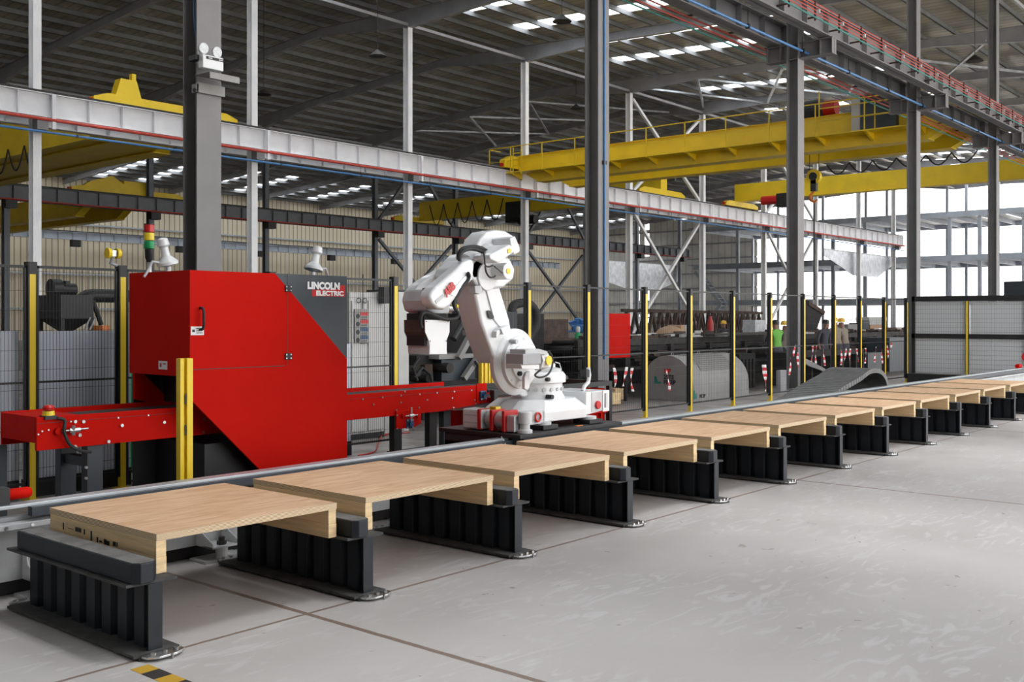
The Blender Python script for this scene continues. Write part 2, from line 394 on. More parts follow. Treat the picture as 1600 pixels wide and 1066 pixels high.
def tag(o, label=None, cat=None, group=None, kind=None):
    if label: o['label'] = label
    if cat: o['category'] = cat
    if group: o['group'] = group
    if kind: o['kind'] = kind
    return o
def thing(name, loc, label, cat, group=None, kind=None):
    o = bpy.data.objects.new(name, None); COL.objects.link(o); o.location = loc; o.empty_display_size = 0.1
    return tag(o, label, cat, group, kind)
def copy_tree(o, loc=None, label=None, par=None):
    c = o.copy(); COL.objects.link(c)
    if par: c.parent = par
    if loc is not None: c.location = loc
    if label: c['label'] = label
    for ch in list(o.children): copy_tree(ch, None, None, c)
    return c
def text_mb(txt, size, depth=0.002, bold=0.0, sx=1.0, shear=0.0):
    cu = bpy.data.curves.new('t', 'FONT'); cu.body = txt; cu.size = size; cu.extrude = depth; cu.offset = bold; cu.align_x = 'LEFT'; cu.shear = shear
    ob = bpy.data.objects.new('t', cu); COL.objects.link(ob)
    dg = bpy.context.evaluated_depsgraph_get()
    me = bpy.data.meshes.new_from_object(ob.evaluated_get(dg))
    r = MB().add([(v.co.x * sx, v.co.y, v.co.z) for v in me.vertices], [tuple(p.vertices) for p in me.polygons])
    bpy.data.objects.remove(ob); bpy.data.curves.remove(cu); bpy.data.meshes.remove(me)
    return r
def bolder(mb, d):
    v0, f0 = list(mb.v), list(mb.f)
    for i, (dx, dy) in enumerate(((d, 0), (-d, 0), (0, d), (0, -d), (d * .7, d * .7), (-d * .7, -d * .7))):
        mb.add([(v[0] + dx, v[1] + dy, v[2] + 0.0004 * (i + 1)) for v in v0], f0)
    return mb
def place(mb, M):
    mb.v = [tuple(M @ Vector(v)) for v in mb.v]; return mb
# text standing on a face that looks to -Y (reads along +X) or to -X (reads along -Y)
def T_negY(x, y, z): return Matrix.Translation((x, y, z)) @ Matrix.Rotation(PI / 2, 4, 'X')
def T_negX(x, y, z): return Matrix.Translation((x, y, z)) @ Matrix.Rotation(-PI / 2, 4, 'Z') @ Matrix.Rotation(PI / 2, 4, 'X')
ORD = ['first', 'second', 'third', 'fourth', 'fifth', 'sixth', 'seventh', 'eighth', 'ninth', 'tenth', 'eleventh', 'twelfth', 'thirteenth', 'fourteenth', 'fifteenth', 'sixteenth', 'seventeenth']

# ================================================================== BUILDING
FR = [-9.2, -1.0, 7.3, 15.6, 24.0, 32.3, 40.5, 49.95, 58.3, 66.8, 75.4, 83.8, 91.7, 100.2, 108.5]
XE, XW, YN, YS = 112.0, -12.0, 82.0, -12.0
TOP = [(-12, 13.7), (11, 14.75), (25, 15.15), (33.5, 15.55), (39.5, 15.8), (56, 14.75), (82, 13.0)]
def top(y):
    for (a, za), (b, zb) in zip(TOP, TOP[1:]):
        if y <= b: return za + (zb - za) * (y - a) / (b - a)
    return TOP[-1][1]
S = lambda o: tag(o, kind='structure')
S(MB().box(XW, XE, YS, YN, -0.2, 0).build('floor', 'floor'))
G['ground'] = mat('outdoor_ground', (0.55, 0.52, 0.47), 0.9, var=0.1, scale=0.3)
S(MB().box(-160, 260, -160, 240, -0.5, -0.21).build('ground', 'ground'))
S(MB().box(XW, XE, YN, YN + 0.15, 0, 13.32).build('wall_back', 'wallD'))
S(MB().box(XW - 0.15, XW, YS, YN, 0, 13.2).build('wall_left', 'wallE'))
# far gable wall with slot windows, open on its near half
E = MB()
slots = []
for px, h0, h1 in ((996, 4.0, 12.0), (1011, 2.4, 12.4)):
    y_ = onX(px, 400, XE)[0]; slots.append((y_ - 0.35, y_ + 0.35, 0.8, 13.0))
ys_ = [57.0] + sorted([v for s_ in slots for v in s_[:2]]) + [YN]
for a, b in zip(ys_, ys_[1:]):
    if any(abs(a - s_[0]) < 1e-6 for s_ in slots):
        for za, zb in ((0, 0.9), (2.2, 4.0), (5.2, 6.4), (8.6, 9.6), (12.6, 13)): E.box(XE, XE + 0.12, a, b, za, zb)
    else: E.box(XE, XE + 0.12, a, b, 0, 14)
S(E.build('wall_right', 'wallF'))
for i, zz in enumerate((1.8, 3.6, 5.4, 7.2, 9.0, 10.8, 12.6)):
    S(MB().box(XE - 0.2, XE - 0.02, 57, YN, zz - 0.08, zz + 0.08).build('wall_girt', 'steel'))
for zz in (2.5, 5.3, 9.4):
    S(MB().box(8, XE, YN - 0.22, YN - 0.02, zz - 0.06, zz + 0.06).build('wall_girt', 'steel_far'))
# roof
SKX = [f + d for f in FR[1:-1] for d in (1.5, 5.4)]
SKW = 1.05
SKY = [(20.5, 32.4), (71.5, 80.6)]
NEAR_FILL = [(6.5, 8.3), (12.0, 13.8), (17.5, 19.3), (23.0, 24.8)]  # unseen rooflights above the camera, added to brighten the foreground
MIDL_FILL = [(3.0, 4.8), (11.0, 12.8), (19.0, 20.8), (26.5, 28.3)]      # unseen wide rooflights, added to brighten the pale middle row
xs = sorted([XW, XE] + [x for c in SKX for x in (c, c + SKW)])
yb = sorted(set([p[0] for p in TOP] + [v for r in SKY for v in r]))
R = MB()
SKX = [c for c in SKX if c > 30]
xs = sorted([XW, XE] + [x for c in SKX for x in (c, c + SKW)] + [v for r in NEAR_FILL + MIDL_FILL for v in r]); yb = sorted(yb + [-10.0, 7.0])
for xa, xb in zip(xs, xs[1:]):
    near_ = any(xa >= a - 1e-6 and xb <= b + 1e-6 for a, b in NEAR_FILL)
    sky = any(abs(xa - c) < 1e-6 for c in SKX)
    for ya, yb_ in zip(yb, yb[1:]):
        if sky and any(ya >= a - 1e-6 and yb_ <= b + 1e-6 for a, b in SKY): continue
        if any(xa >= a - 1e-6 and xb <= b + 1e-6 for a, b in MIDL_FILL) and ya >= SKY[0][0] - 1e-6 and yb_ <= SKY[0][1] + 1e-6: continue
        if near_ and ya >= -10 - 1e-6 and yb_ <= 7 + 1e-6: continue
        za, zb = top(ya) + 0.26, top(yb_) + 0.26
        R.add([(xa, ya, za), (xb, ya, za), (xb, yb_, zb), (xa, yb_, zb), (xa, ya, za + 0.05), (xb, ya, za + 0.05), (xb, yb_, zb + 0.05), (xa, yb_, zb + 0.05)],
              [(0, 3, 2, 1), (4, 5, 6, 7), (0, 1, 5, 4), (1, 2, 6, 5), (2, 3, 7, 6), (3, 0, 4, 7)])
S(R.build('ceiling', 'roofsheet'))
for a, b in NEAR_FILL:
    S(MB().add([(a, -10, top(-10) + 0.28), (b, -10, top(-10) + 0.28), (b, 7, top(7) + 0.28), (a, 7, top(7) + 0.28)], [(0, 1, 2, 3)]).build('skylight', 'sky'))  # added fill rooflights, out of view
S(MB().box(XW, 3.0, YS - 0.15, YS, 0, 13.3).build('wall_light_block', 'wallE'))  # unseen wall added so light enters only from the right front
for c, w_, ks in [(c, SKW, SKY) for c in SKX] + [(a, b - a, SKY[:1]) for a, b in MIDL_FILL]:  # visible strips plus the unseen added rooflights
    for a, b in ks:
        pts = [a] + [p[0] for p in TOP if a < p[0] < b] + [b]
        m_ = MB()
        for ya, yb_ in zip(pts, pts[1:]):
            za, zb = top(ya) + 0.28, top(yb_) + 0.28
            m_.add([(c, ya, za), (c + w_, ya, za), (c + w_, yb_, zb), (c, yb_, zb)], [(0, 1, 2, 3)])
        S(m_.build('skylight', 'sky'))
def i_rafter():
    m_ = MB()
    cols = [11.1, 33.5, 55.5]
    st = sorted(set([-12, 82, 25, 39.5] + [v for c in cols for v in (c - 5.2, c - 2.6, c, c + 2.6, c + 5.2)]))
    def dep(y): return 0.42 + max(0, max(0.42 * (1 - abs(y - c) / 5.2) for c in cols))
    up = [(y, top(y)) for y in st]; lo = [(y, top(y) - dep(y)) for y in st]
    for i in range(len(st) - 1):
        q = [up[i], up[i + 1], lo[i + 1], lo[i]]
        m_.prism(q, 'X', -0.012, 0.012)
        for (a, b), sgn in (((up[i], up[i + 1]), -1), ((lo[i], lo[i + 1]), 1)):
            m_.prism([a, b, (b[0], b[1] + sgn * 0.025), (a[0], a[1] + sgn * 0.025)], 'X', -0.12, 0.12)
    return m_
rf0 = None
for x in FR:
    if rf0 is None:
        rf0 = i_rafter().build('roof_rafter', 'steel', org=(0, 0, 0)); S(rf0); rf0.location.x = x
    else:
        o = rf0.copy(); COL.objects.link(o); o.location.x = x
y = YS + 0.4
pl0 = None
while y < YN:
    if pl0 is None:
        pl0 = MB().box(XW, XE, -0.035, 0.035, 0, 0.22).box(XW, XE, -0.035, 0.05, 0, 0.02).build('roof_purlin', 'purlin', org=(0, 0, 0)); S(pl0); o = pl0
    else:
        o = pl0.copy(); COL.objects.link(o)
    o.location = (0, y, top(y) + 0.02); y += 1.5
# flat roof bracing and eave struts
for x0_, x1_ in ((49.95, 58.3), (75.4, 83.8)):
    for ya, yb_ in ((14, 19), (19, 24), (24, 29), (29, 33.4), (36, 41), (41, 46), (46, 51)):
        a, b = (x0_, x1_) if int(ya) % 2 else (x1_, x0_)
        S(MB().bar((x0_, ya, top(ya) - 0.45), (x1_, yb_, top(yb_) - 0.45), 0.12, 0.1).build('roof_brace', 'galv'))
        S(MB().bar((x1_, ya, top(ya) - 0.45), (x0_, yb_, top(yb_) - 0.45), 0.12, 0.1).build('roof_brace', 'galv'))
for yy in (11.1, 33.5, 55.5):
    S(MB().box(FR[0], FR[-1], yy - 0.05, yy + 0.05, top(yy) - 0.75, top(yy) - 0.62).build('eave_strut', 'steel'))

def hcol(x, y, z1, bx, dy, t, m, z0=0.0, label=None, group=None):
    m_ = MB().box(-bx / 2, bx / 2, -dy / 2, -dy / 2 + t, z0, z1).box(-bx / 2, bx / 2, dy / 2 - t, dy / 2, z0, z1).box(-t / 2, t / 2, -dy / 2 + t, dy / 2 - t, z0, z1)
    m_.box(-bx / 2 - 0.06, bx / 2 + 0.06, -dy / 2 - 0.06, dy / 2 + 0.06, z0, z0 + 0.025)
    o = m_.build('steel_column', m, org=(0, 0, 0)); o.location = (x, y, 0)
    return tag(o, label, 'column', group, 'structure')
lab_b = ['tall grey steel column behind the red machine carrying the emergency light', 'tall grey steel column with a blue conduit right of the white robot',
         'tall grey column beside the grey domed machine cover', 'tall grey column rising behind the far white mesh fence panel', 'rightmost tall grey column under the red conductor runway']
BX = [7.22, 15.5, 23.8, 32.05, 40.4]
for i, x in enumerate(BX):
    c = hcol(x, 11.1, top(11.1) - 0.8, 0.34, 0.30, 0.02, 'col', label=lab_b[i], group='grey columns along the robot cell')
    k = MB().box(-0.13, 0.13, -1.0, 0.72, 8.05, 8.07).box(-0.13, 0.13, -1.0, 0.72, 8.42, 8.45).box(-0.02, 0.02, -1.0, 0.72, 8.06, 8.43)
    for yy in (-0.98, -0.68, 0.35, 0.7): k.box(-0.12, 0.12, yy - 0.01, yy + 0.01, 8.06, 8.43)
    k.build('bracket', 'col', c).location = (0, 0, 0)
    if i == 1:
        MB().tube([(0.0, -0.17, 1.0), (0.0, -0.17, 5), (0.0, -0.17, 9), (0.0, -0.17, 13.5)], 0.022).build('conduit', 'blue', c).location = (0, 0, 0)
        MB().box(-0.05, 0.05, -0.19, -0.15, 4.55, 4.62).build('conduit_clip', 'blk', c)
    if i == 0:
        MB().tube([(-0.10, 0.05, 6.2), (-0.12, -0.02, 5.3), (-0.09, -0.05, 4.97), (-0.03, -0.12, 4.86)], 0.008).build('cable', 'blue', c)
# fix children that were built in column-local coordinates
for c in list(COL.objects):
    if c.name.startswith('steel_column'):
        for ch in c.children:
            ch.location = (0, 0, 0)
            off = parent_world(c)
            for v in ch.data.vertices: v.co += off
AXS = FR[3:13]
for i, x in enumerate(AXS):
    hcol(x, 33.5, top(33.5) - 0.8, 0.27, 0.32, 0.02, 'colA', label='pale painted column, %s along the middle runway from the near end' % ORD[i], group='pale columns of the middle row')
CXS = FR[3:13]
for i, x in enumerate(CXS):
    hcol(x + (0.3 if i else 0), 55.5, top(55.5) - 0.7, 0.30, 0.34, 0.02, 'beamC' if i < 7 else 'steel_far', label='dark grey column, %s along the third crane runway' % ORD[i], group='dark columns of the third row')  # farthest columns take the paler haze-lightened steel

def runway(name, y, x0, x1, z0, z1, m, fw, label, group=None, cond=None, side=-1):
    t = thing(name, (x0, y, z0), label, 'crane rail beam', group)
    b = MB().box(x0, x1, y - 0.012, y + 0.012, z0, z1).box(x0, x1, y - fw / 2, y + fw / 2, z0, z0 + 0.025).box(x0, x1, y - fw / 2, y + fw / 2, z1 - 0.025, z1)
    b.build('girder', m, t)
    x = x0 + 0.3; s0 = None
    while x < x1:
        if s0 is None:
            s0 = MB().box(x - 0.008, x + 0.008, y - fw / 2 + 0.01, y + fw / 2 - 0.01, z0 + 0.025, z1 - 0.025).build('stiffener', m, t); xx0 = x
        else:
            q = s0.copy(); COL.objects.link(q); q.parent = t; q.location = (x - xx0, 0, 0)
        x += 1.18
    MB().box(x0, x1, y - 0.035, y + 0.035, z1, z1 + 0.10).build('rail', 'grease', t)
    return t
ra = runway('crane_runway', 33.15, 11.0, 93.0, 8.22, 9.0, 'beamA', 0.32, 'pale painted crane runway beam crossing behind the red machine and robot')
ra2 = runway('crane_runway', 34.02, 11.0, 93.0, 8.05, 9.0, 'beamA', 0.32, 'second pale runway beam on the far side of the pale columns')
MB().tube([(11, 32.95, 8.14), (93, 32.95, 8.14)], 0.055).build('conductor_bar', 'redp', ra)
for x in AXS:
    MB().box(x - 0.18, x + 0.18, 32.95, 33.3, 7.8, 8.2).build('bearing_seat', 'col', ra)
    MB().box(x + 0.30, x + 0.42, 32.93, 32.99, 7.85, 8.98).build('joint_plate', 'beamA', ra)
rc2 = runway('crane_runway', 55.95, 10.0, 93.0, 8.0, 8.72, 'beamC', 0.34, 'hidden dark runway beam behind the dark columns')
rc = runway('crane_runway', 55.08, 10.0, 93.0, 8.0, 8.72, 'beamC', 0.34, 'dark grey crane runway beam beyond the pale one')
MB().tube([(10, 54.8, 7.95), (93, 54.8, 7.95)], 0.04).build('conductor_bar', 'redp', rc)
for x in CXS: MB().box(x, x + 0.6, 54.8, 55.3, 7.5, 8.0).build('bearing_seat', 'blk', rc)
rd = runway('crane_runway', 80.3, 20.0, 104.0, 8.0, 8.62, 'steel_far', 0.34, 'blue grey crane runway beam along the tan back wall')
for i in range(10): MB().prism([(FR[i + 3] - 0.2, 8.0), (FR[i + 3] + 0.5, 8.0), (FR[i + 3] + 0.5, 7.45), (FR[i + 3] - 0.2, 7.45)], 'Y', 80.1, 80.6).build('bearing_seat', 'blk', rd)
rbl = runway('crane_runway', 11.62, 12.0, 60.0, 8.47, 9.05, 'col', 0.34, 'grey crane runway beam on the robot side of the grey columns')
for k in range(4):
    MB().tube([(12, 12.0 + 0.05 * k, 8.62 - 0.09 * k), (60, 12.0 + 0.05 * k, 8.62 - 0.09 * k)], 0.02, 6).build('conductor_bar', 'redp' if k < 3 else 'teal', rbl)
x = 13.0
while x < 60:
    MB().box(x - 0.012, x + 0.012, 11.8, 12.22, 8.62, 8.66).build('conductor_bracket', 'rust', rbl); x += 1.9
rbr = runway('crane_runway', 10.32, 8.0, 60.0, 8.47, 9.05, 'col', 0.30, 'grey crane runway beam hung with red conductor bars, upper right')
for k in range(5):
    MB().tube([(8, 10.02 - 0.02 * k, 8.95 - 0.095 * k), (60, 10.02 - 0.02 * k, 8.95 - 0.095 * k)], 0.012 if k < 4 else 0.018, 6).build('conductor_bar', 'redp' if k < 4 else 'teal', rbr)
x = 9.0
while x < 60:
    MB().box(x - 0.012, x + 0.012, 9.99, 10.03, 8.54, 8.99).box(x - 0.01, x + 0.01, 10.03, 10.3, 8.6, 8.64).build('conductor_bracket', 'rust', rbr)
    MB().box(x + 0.05, x + 0.10, 9.93, 9.99, 8.72, 8.80).build('insulator', 'whited', rbr)
    x += 1.35
MB().tube([(8, 10.75, 8.78), (60, 10.75, 8.78)], 0.03, 6).build('conductor_bar', 'redp', rbr)
for yy, zz, lab, x0_, x1_ in ((10.75, 8.15, 'blue pipe running under the runway beams across the grey columns', 8, 62), (32.9, 7.72, 'thin blue pipe running below the pale runway beam', 11, 93)):
    t = thing('blue_pipe', (x0_, yy, zz), lab, 'pipe')
    MB().tube([(x0_, yy, zz), (x1_, yy, zz)], 0.03 if yy < 20 else 0.04, 8).build('pipe', 'blue', t)
    x = x0_ + 1.6
    while x < x1_:
        h = MB().box(x - 0.03, x + 0.03, yy - 0.045, yy + 0.045, zz - 0.045, zz + 0.05).box(x - 0.006, x + 0.006, yy - 0.006, yy + 0.006, zz + 0.04, zz + 0.35)
        h.build('pipe_hanger', 'blk', t); x += 2.77 if yy < 20 else 4.1
# bracing in column bays
def brace(p, q, m, s_=0.16):
    return S(MB().bar(p, q, s_, s_).build('column_brace', m))
for i, (xa, xb) in enumerate(((49.95, 58.3), (66.8, 75.4))):
    xm = (xa + xb) / 2
    brace((xa + 0.2, 33.3, 7.8), (xb - 0.2, 33.3, 0.6), 'colA'); brace((xb - 0.2, 33.62, 7.8), (xa + 0.2, 33.62, 0.6), 'colA')
    brace((xa + 0.2, 33.4, 14.4), (xb - 0.6, 33.4, 9.2), 'colA'); brace((xb - 0.2, 33.6, 14.4), (xa + 0.6, 33.6, 9.2), 'colA')
for xa, xb in ((50.25, 58.6), (67.1, 75.7)):
    brace((xa + 0.2, 55.3, 7.4), (xb - 0.2, 55.3, 0.6), 'beamC', 0.2); brace((xb - 0.2, 55.65, 7.4), (xa + 0.2, 55.65, 0.6), 'beamC', 0.2)
    xm = (xa + xb) / 2
    brace((xm, 55.4, 13.2), (xa + 0.3, 55.4, 8.8), 'beamC', 0.2); brace((xm, 55.4, 13.2), (xb - 0.3, 55.4, 8.8), 'beamC', 0.2)
# haunched silver girders lying between the columns far away
def tapered(y, xa, xb, z1, d0, d1, lab):
    o = MB().prism([(xa, z1), (xb, z1), (xb, z1 - d0), (xa + (xb - xa) * 0.72, z1 - d1), (xa + (xb - xa) * 0.38, z1 - d1), (xa, z1 - d0)], 'Y', y - 0.03, y + 0.03)
    o.box(xa, xb, y - 0.15, y + 0.15, z1, z1 + 0.03)
    o = o.build('tapered_girder', 'galv', org=(xa, y, z1)); tag(o, lab, 'girder')
def px_x(px, y): return onY(px, 400, y)[0]
tapered(33.85, px_x(1287, 33.85), px_x(1399, 33.85), onY(1287, 389, 33.85)[1], 0.5, 1.9, 'bare silver tapered girder under the far end of the pale runway')
tapered(55.82, px_x(925, 55.82), px_x(1062, 55.82), onY(925, 406, 55.82)[1], 1.5, 2.6, 'bare silver girder with curved belly seen right of the blue conduit column')

# ------------------------------------------------------------------ mezzanine at the far end
mz = thing('steel_mezzanine', (95, 20, 0), 'unfinished grey steel mezzanine with open floors at the bright far end', 'steel frame')
fy = [onX(px, 400, 95)[0] for px in (1153, 1200, 1252, 1302, 1352, 1395, 1484, 1531, 1600)] + [17.0, 10.0, 3.0, -4.0]
by = [onX(px, 400, 107)[0] for px in (1176, 1216, 1286, 1353, 1386, 1480, 1510, 1560)] + [22.0, 15.0, 8.0]
for yy in fy:
    if yy == fy[1] or yy == fy[2]: continue
    MB().box(94.85, 95.15, yy - 0.15, yy + 0.15, 0, 10.8).build('column', 'steel_far', mz)
for yy in by:
    MB().box(106.9, 107.15, yy - 0.12, yy + 0.12, 0, top(yy) - 0.3).build('column', 'steel_far', mz)
for zt, h in ((11.15, 0.5), (7.3, 0.55), (3.55, 0.5)):
    y0_, y1_ = -6.0, 55.5
    MB().box(94.7, 94.9, y0_, y1_, zt - h, zt).build('floor_beam', 'steel_far', mz)
    MB().box(107.2, 107.4, y0_, y1_, zt - h, zt).build('floor_beam', 'steel_far', mz)
    d = MB(); yy = y0_
    while yy < y1_:
        d.box(94.9, 107.2, yy, yy + 2.2, zt - 0.06, zt); yy += 2.5
    d.build('deck', 'steel', mz)
    j = MB(); yy = y0_ + 1
    while yy < y1_:
        j.box(94.9, 107.2, yy - 0.06, yy + 0.06, zt - h + 0.05, zt - 0.06); yy += 2.5
    j.build('joists', 'steel_far', mz)
st = thing('steel_staircase', (93.5, 46, 0), 'grey steel stair zigzagging up in front of the mezzanine', 'staircase')
for (pa, pb) in (((1090, 425), (1130, 475)), ((1130, 475), (1092, 530))):
    a = onX(*pa, 93.5); b = onX(*pb, 93.5)
    MB().bar((93.0, *a), (93.0, *b), 0.1, 0.35).build('stringer', 'steel_far', st)
    MB().bar((94.0, *a), (94.0, *b), 0.1, 0.35).build('stringer', 'steel_far', st)
    for k in range(9):
        f = (k + 0.5) / 9; yy = a[0] + (b[0] - a[0]) * f; zz = a[1] + (b[1] - a[1]) * f
        MB().box(93, 94, yy - 0.15, yy + 0.15, zz - 0.03, zz + 0.03).build('tread', 'steel_far', st)
for (pa, pb) in (((1120, 445), (1128, 470)), ((1108, 470), (1130, 448)), ((1127, 455), (1165, 455))):
    pass
pale = tag(MB().box(128, 129, -20, 60, -0.2, 4.5).build('outdoor_building', 'brick', org=(128, 20, -0.2)), 'pale sunlit outdoor building seen below the mezzanine', 'building')

# ================================================================== STANDS AND TIMBER TOPS
PITCH, SX, SY = 1.469, 2.77, 4.87
def make_stand():
    t = thing('support_stand', (SX, SY, 0), 'x', 'support stand', 'steel stands in the front row')
    x, y, L = SX, SY, 1.42
    MB().prism([(x + 0.0, y), (x + 0.26, y), (x + 0.26, y + L + 0.02), (x, y + L + 0.02)], 'Z', 0.012, 0.028).build('base_plate', 'dustd', t)
    MB().prism([(x + 0.02, y - 0.02), (x + 0.26, y - 0.02), (x + 0.26, y + L + 0.05), (x + 0.02, y + L + 0.05)], 'Z', 0.0, 0.013).build('rubber_pad', 'rubber', t)
    # corrugated web
    pts = [(x + 0.05, y + 0.03)]; yy = y + 0.03; k = 0; P_ = []
    n = 8; st = (L - 0.06) / n
    for i in range(n):
        y0 = y + 0.03 + i * st
        P_ += [(x + 0.155, y0), (x + 0.155, y0 + st * 0.25), (x + 0.112, y0 + st * 0.36), (x + 0.112, y0 + st * 0.92)]
    P_.append((x + 0.155, y + 0.03 + n * st))
    m_ = MB()
    for a, b in zip(P_, P_[1:]):
        m_.bar((a[0], a[1], 0.2), (b[0], b[1], 0.2), 0.006, 0.345)
    m_.build('corrugated_web', 'stand', t)
    MB().box(x + 0.095, x + 0.175, y + 0.022, y + 0.03, 0.028, 0.372).build('end_plate', 'stand', t)
    MB().prism([(x - 0.02, y + 0.04), (x + 0.26, y + 0.02), (x + 0.26, y + L - 0.06), (x - 0.02, y + L - 0.02)], 'Z', 0.370, 0.385).build('top_plate', 'dustd', t, bevel=0.002)
    ch = 0.035
    a0, a1, b0, b1 = x + 0.005, x + 0.145, y + 0.0, y + L - 0.1
    m_ = MB().prism([(a0, b0 + ch), (a0 + ch, b0), (a1 - ch, b0), (a1, b0 + ch), (a1, b1), (a0, b1)], 'Z', 0.385, 0.492)
    m_.build('stop_block', 'stand', t, bevel=0.006)
    MB().prism([(a0 + .008, b0 + ch + .004), (a0 + ch, b0 + .01), (a1 - ch, b0 + .01), (a1 - .008, b0 + ch + .004), (a1 - .008, b1 - .01), (a0 + .008, b1 - .01)], 'Z', 0.490, 0.4945).build('block_top', 'dust', t)
    for ye, sg in ((y - 0.02, -1), (y + L + 0.05, 1)):
        f = MB().prism([(x + 0.03, ye), (x + 0.26, ye), (x + 0.25, ye + sg * 0.045), (x + 0.19, ye + sg * 0.075), (x + 0.09, ye + sg * 0.075), (x + 0.04, ye + sg * 0.045)], 'Z', 0.014, 0.026)
        f = f.build('foot_plate', 'chrome', t, bevel=0.002)
        for dx in (0.08, 0.145, 0.21):
            MB().cyl((x + dx, ye + sg * 0.03, 0.026), (x + dx, ye + sg * 0.03, 0.038), 0.013, 6).build('bolt', 'chrome', f)
        MB().cyl((x + 0.16, ye + sg * 0.08, 0), (x + 0.16, ye + sg * 0.08, 0.03), 0.005, 6).build('set_screw', 'chrome', f)
    return t
def nth(i, n): return ORD[i] if i < n - 1 else 'last visible'
stand0 = make_stand()
NS = 13
for i in range(NS):
    lab = ('nearest dark corrugated support stand at the left end of the row, one stop block bare' if i == 0 else
           'dark corrugated support stand, %s along the row from the near end' % nth(i, NS))
    if i == 0: stand0['label'] = lab
    else: copy_tree(stand0, (SX + i * PITCH, SY, 0), lab)
def make_top():
    x0, x1, y0, y1 = SX + 0.205, SX + 1.44, 5.0, 6.2
    t = thing('timber_platform', (x0, y0, 0.385), 'x', 'timber platform', 'plywood platforms bridging the steel stands')
    p = MB().box(x0, x1, y0, y1, 0.562, 0.6).build('plywood_top', 'ply', t)
    for xa, xb in ((x0, x0 + 0.062), (x1 - 0.062, x1)):
        MB().box(xa, xb, y0 + 0.004, y1 - 0.004, 0.387, 0.4735).build('plank', 'wood', t, bevel=0.002)
        MB().box(xa + 0.001, xb - 0.001, y0 + 0.006, y1 - 0.006, 0.4745, 0.562).build('plank', 'wood', t, bevel=0.002)
    return t
top0 = make_top()
NT = 12
for i in range(NT):
    lab = ('nearest plywood platform with stamped marks on its left plank' if i == 0 else 'plywood topped timber platform, %s along the row from the near end' % nth(i, NT))
    if i == 0: top0['label'] = lab; o = top0
    else: o = copy_tree(top0, (SX + 0.205 + i * PITCH, 5.0 + random.uniform(-0.015, 0.015), 0.386), lab)
st_ = MB()
for k, (ya, yb_, za, zb) in enumerate([(6.02, 6.03, .52, .56), (5.97, 5.90, .535, .538), (5.88, 5.84, .53, .555), (5.835, 5.81, .53, .555), (5.78, 5.765, .525, .555), (5.70, 5.685, .50, .555), (5.63, 5.615, .50, .53), (5.60, 5.57, .505, .515), (5.55, 5.52, .50, .53), (5.515, 5.49, .50, .525), (5.45, 5.42, .505, .53), (5.41, 5.40, .505, .53)]):
    st_.box(SX + 0.2035, SX + 0.205, min(ya, yb_), max(ya, yb_), za - 0.03, zb - 0.03)
st_.build('stamped_marks', 'blk', top0)

tag(MB().box(2.70, 2.80, 2.2, 4.78, 0.0, 0.0015).build('hazard_tape', 'hazard', org=(2.7, 4.78, 0)), 'yellow and black hazard tape on the floor in front of the nearest stand', 'floor tape')

# ================================================================== ROBOT TRACK
tr = thing('robot_track', (1.0, 6.5, 0), 'long floor track with silver cover strip running behind the timber platforms', 'robot track')
TX0, TX1 = 0.6, 26.8
MB().box(TX0, TX1, 6.66, 7.5, 0.0, 0.33).build('track_bed', 'darkm', tr)
MB().box(TX0, TX1, 6.60, 6.66, 0.10, 0.50).build('side_beam', 'whited', tr)
MB().box(TX0, TX1, 6.54, 6.655, 0.560, 0.582).build('cover_strip', 'rail', tr, bevel=0.003)
MB().box(3.0, TX1, 6.485, 6.54, 0.505, 0.565).build('dark_rail', 'slate', tr, bevel=0.003)
MB().box(TX0, TX1, 6.48, 6.60, 0.44, 0.475).build('guide_rail', 'whited', tr, bevel=0.003)
x = 2.2
b_ = MB()
while x < 8:
    MB().cyl((x, 6.47, 0.458), (x, 6.485, 0.458), 0.011, 8).build('bolt', 'chrome', tr); x += 0.16
for x in (3.1, 4.35, 6.3, 8.2, 10.2):
    q = MB().prism([(6.60, 0.45), (6.60, 0.12), (6.50, 0.10), (6.385, 0.10), (6.39, 0.14), (6.52, 0.20)], 'X', x - 0.11, x - 0.10)
    q.prism([(6.60, 0.45), (6.60, 0.12), (6.50, 0.10), (6.385, 0.10), (6.39, 0.14), (6.52, 0.20)], 'X', x + 0.10, x + 0.11)
    q.box(x - 0.11, x + 0.11, 6.385, 6.6, 0.10, 0.115)
    q = q.build('foot_bracket', 'white', tr, bevel=0.003)
    MB().cyl((x, 6.44, 0.02), (x, 6.44, 0.10), 0.045, 14).build('levelling_foot', 'white', q)
    MB().cyl((x, 6.44, 0.115), (x, 6.44, 0.14), 0.035, 6).cyl((x, 6.44, 0.14), (x, 6.44, 0.17), 0.022, 8).build('nut', 'grease', q)
    MB().box(x - 0.16, x + 0.2, 6.40, 6.6, 0.0, 0.02).build('anchor_plate', 'whited', q)
    MB().cyl((x + 0.14, 6.43, 0.02), (x + 0.14, 6.43, 0.05), 0.013, 6).build('anchor_bolt', 'chrome', q)
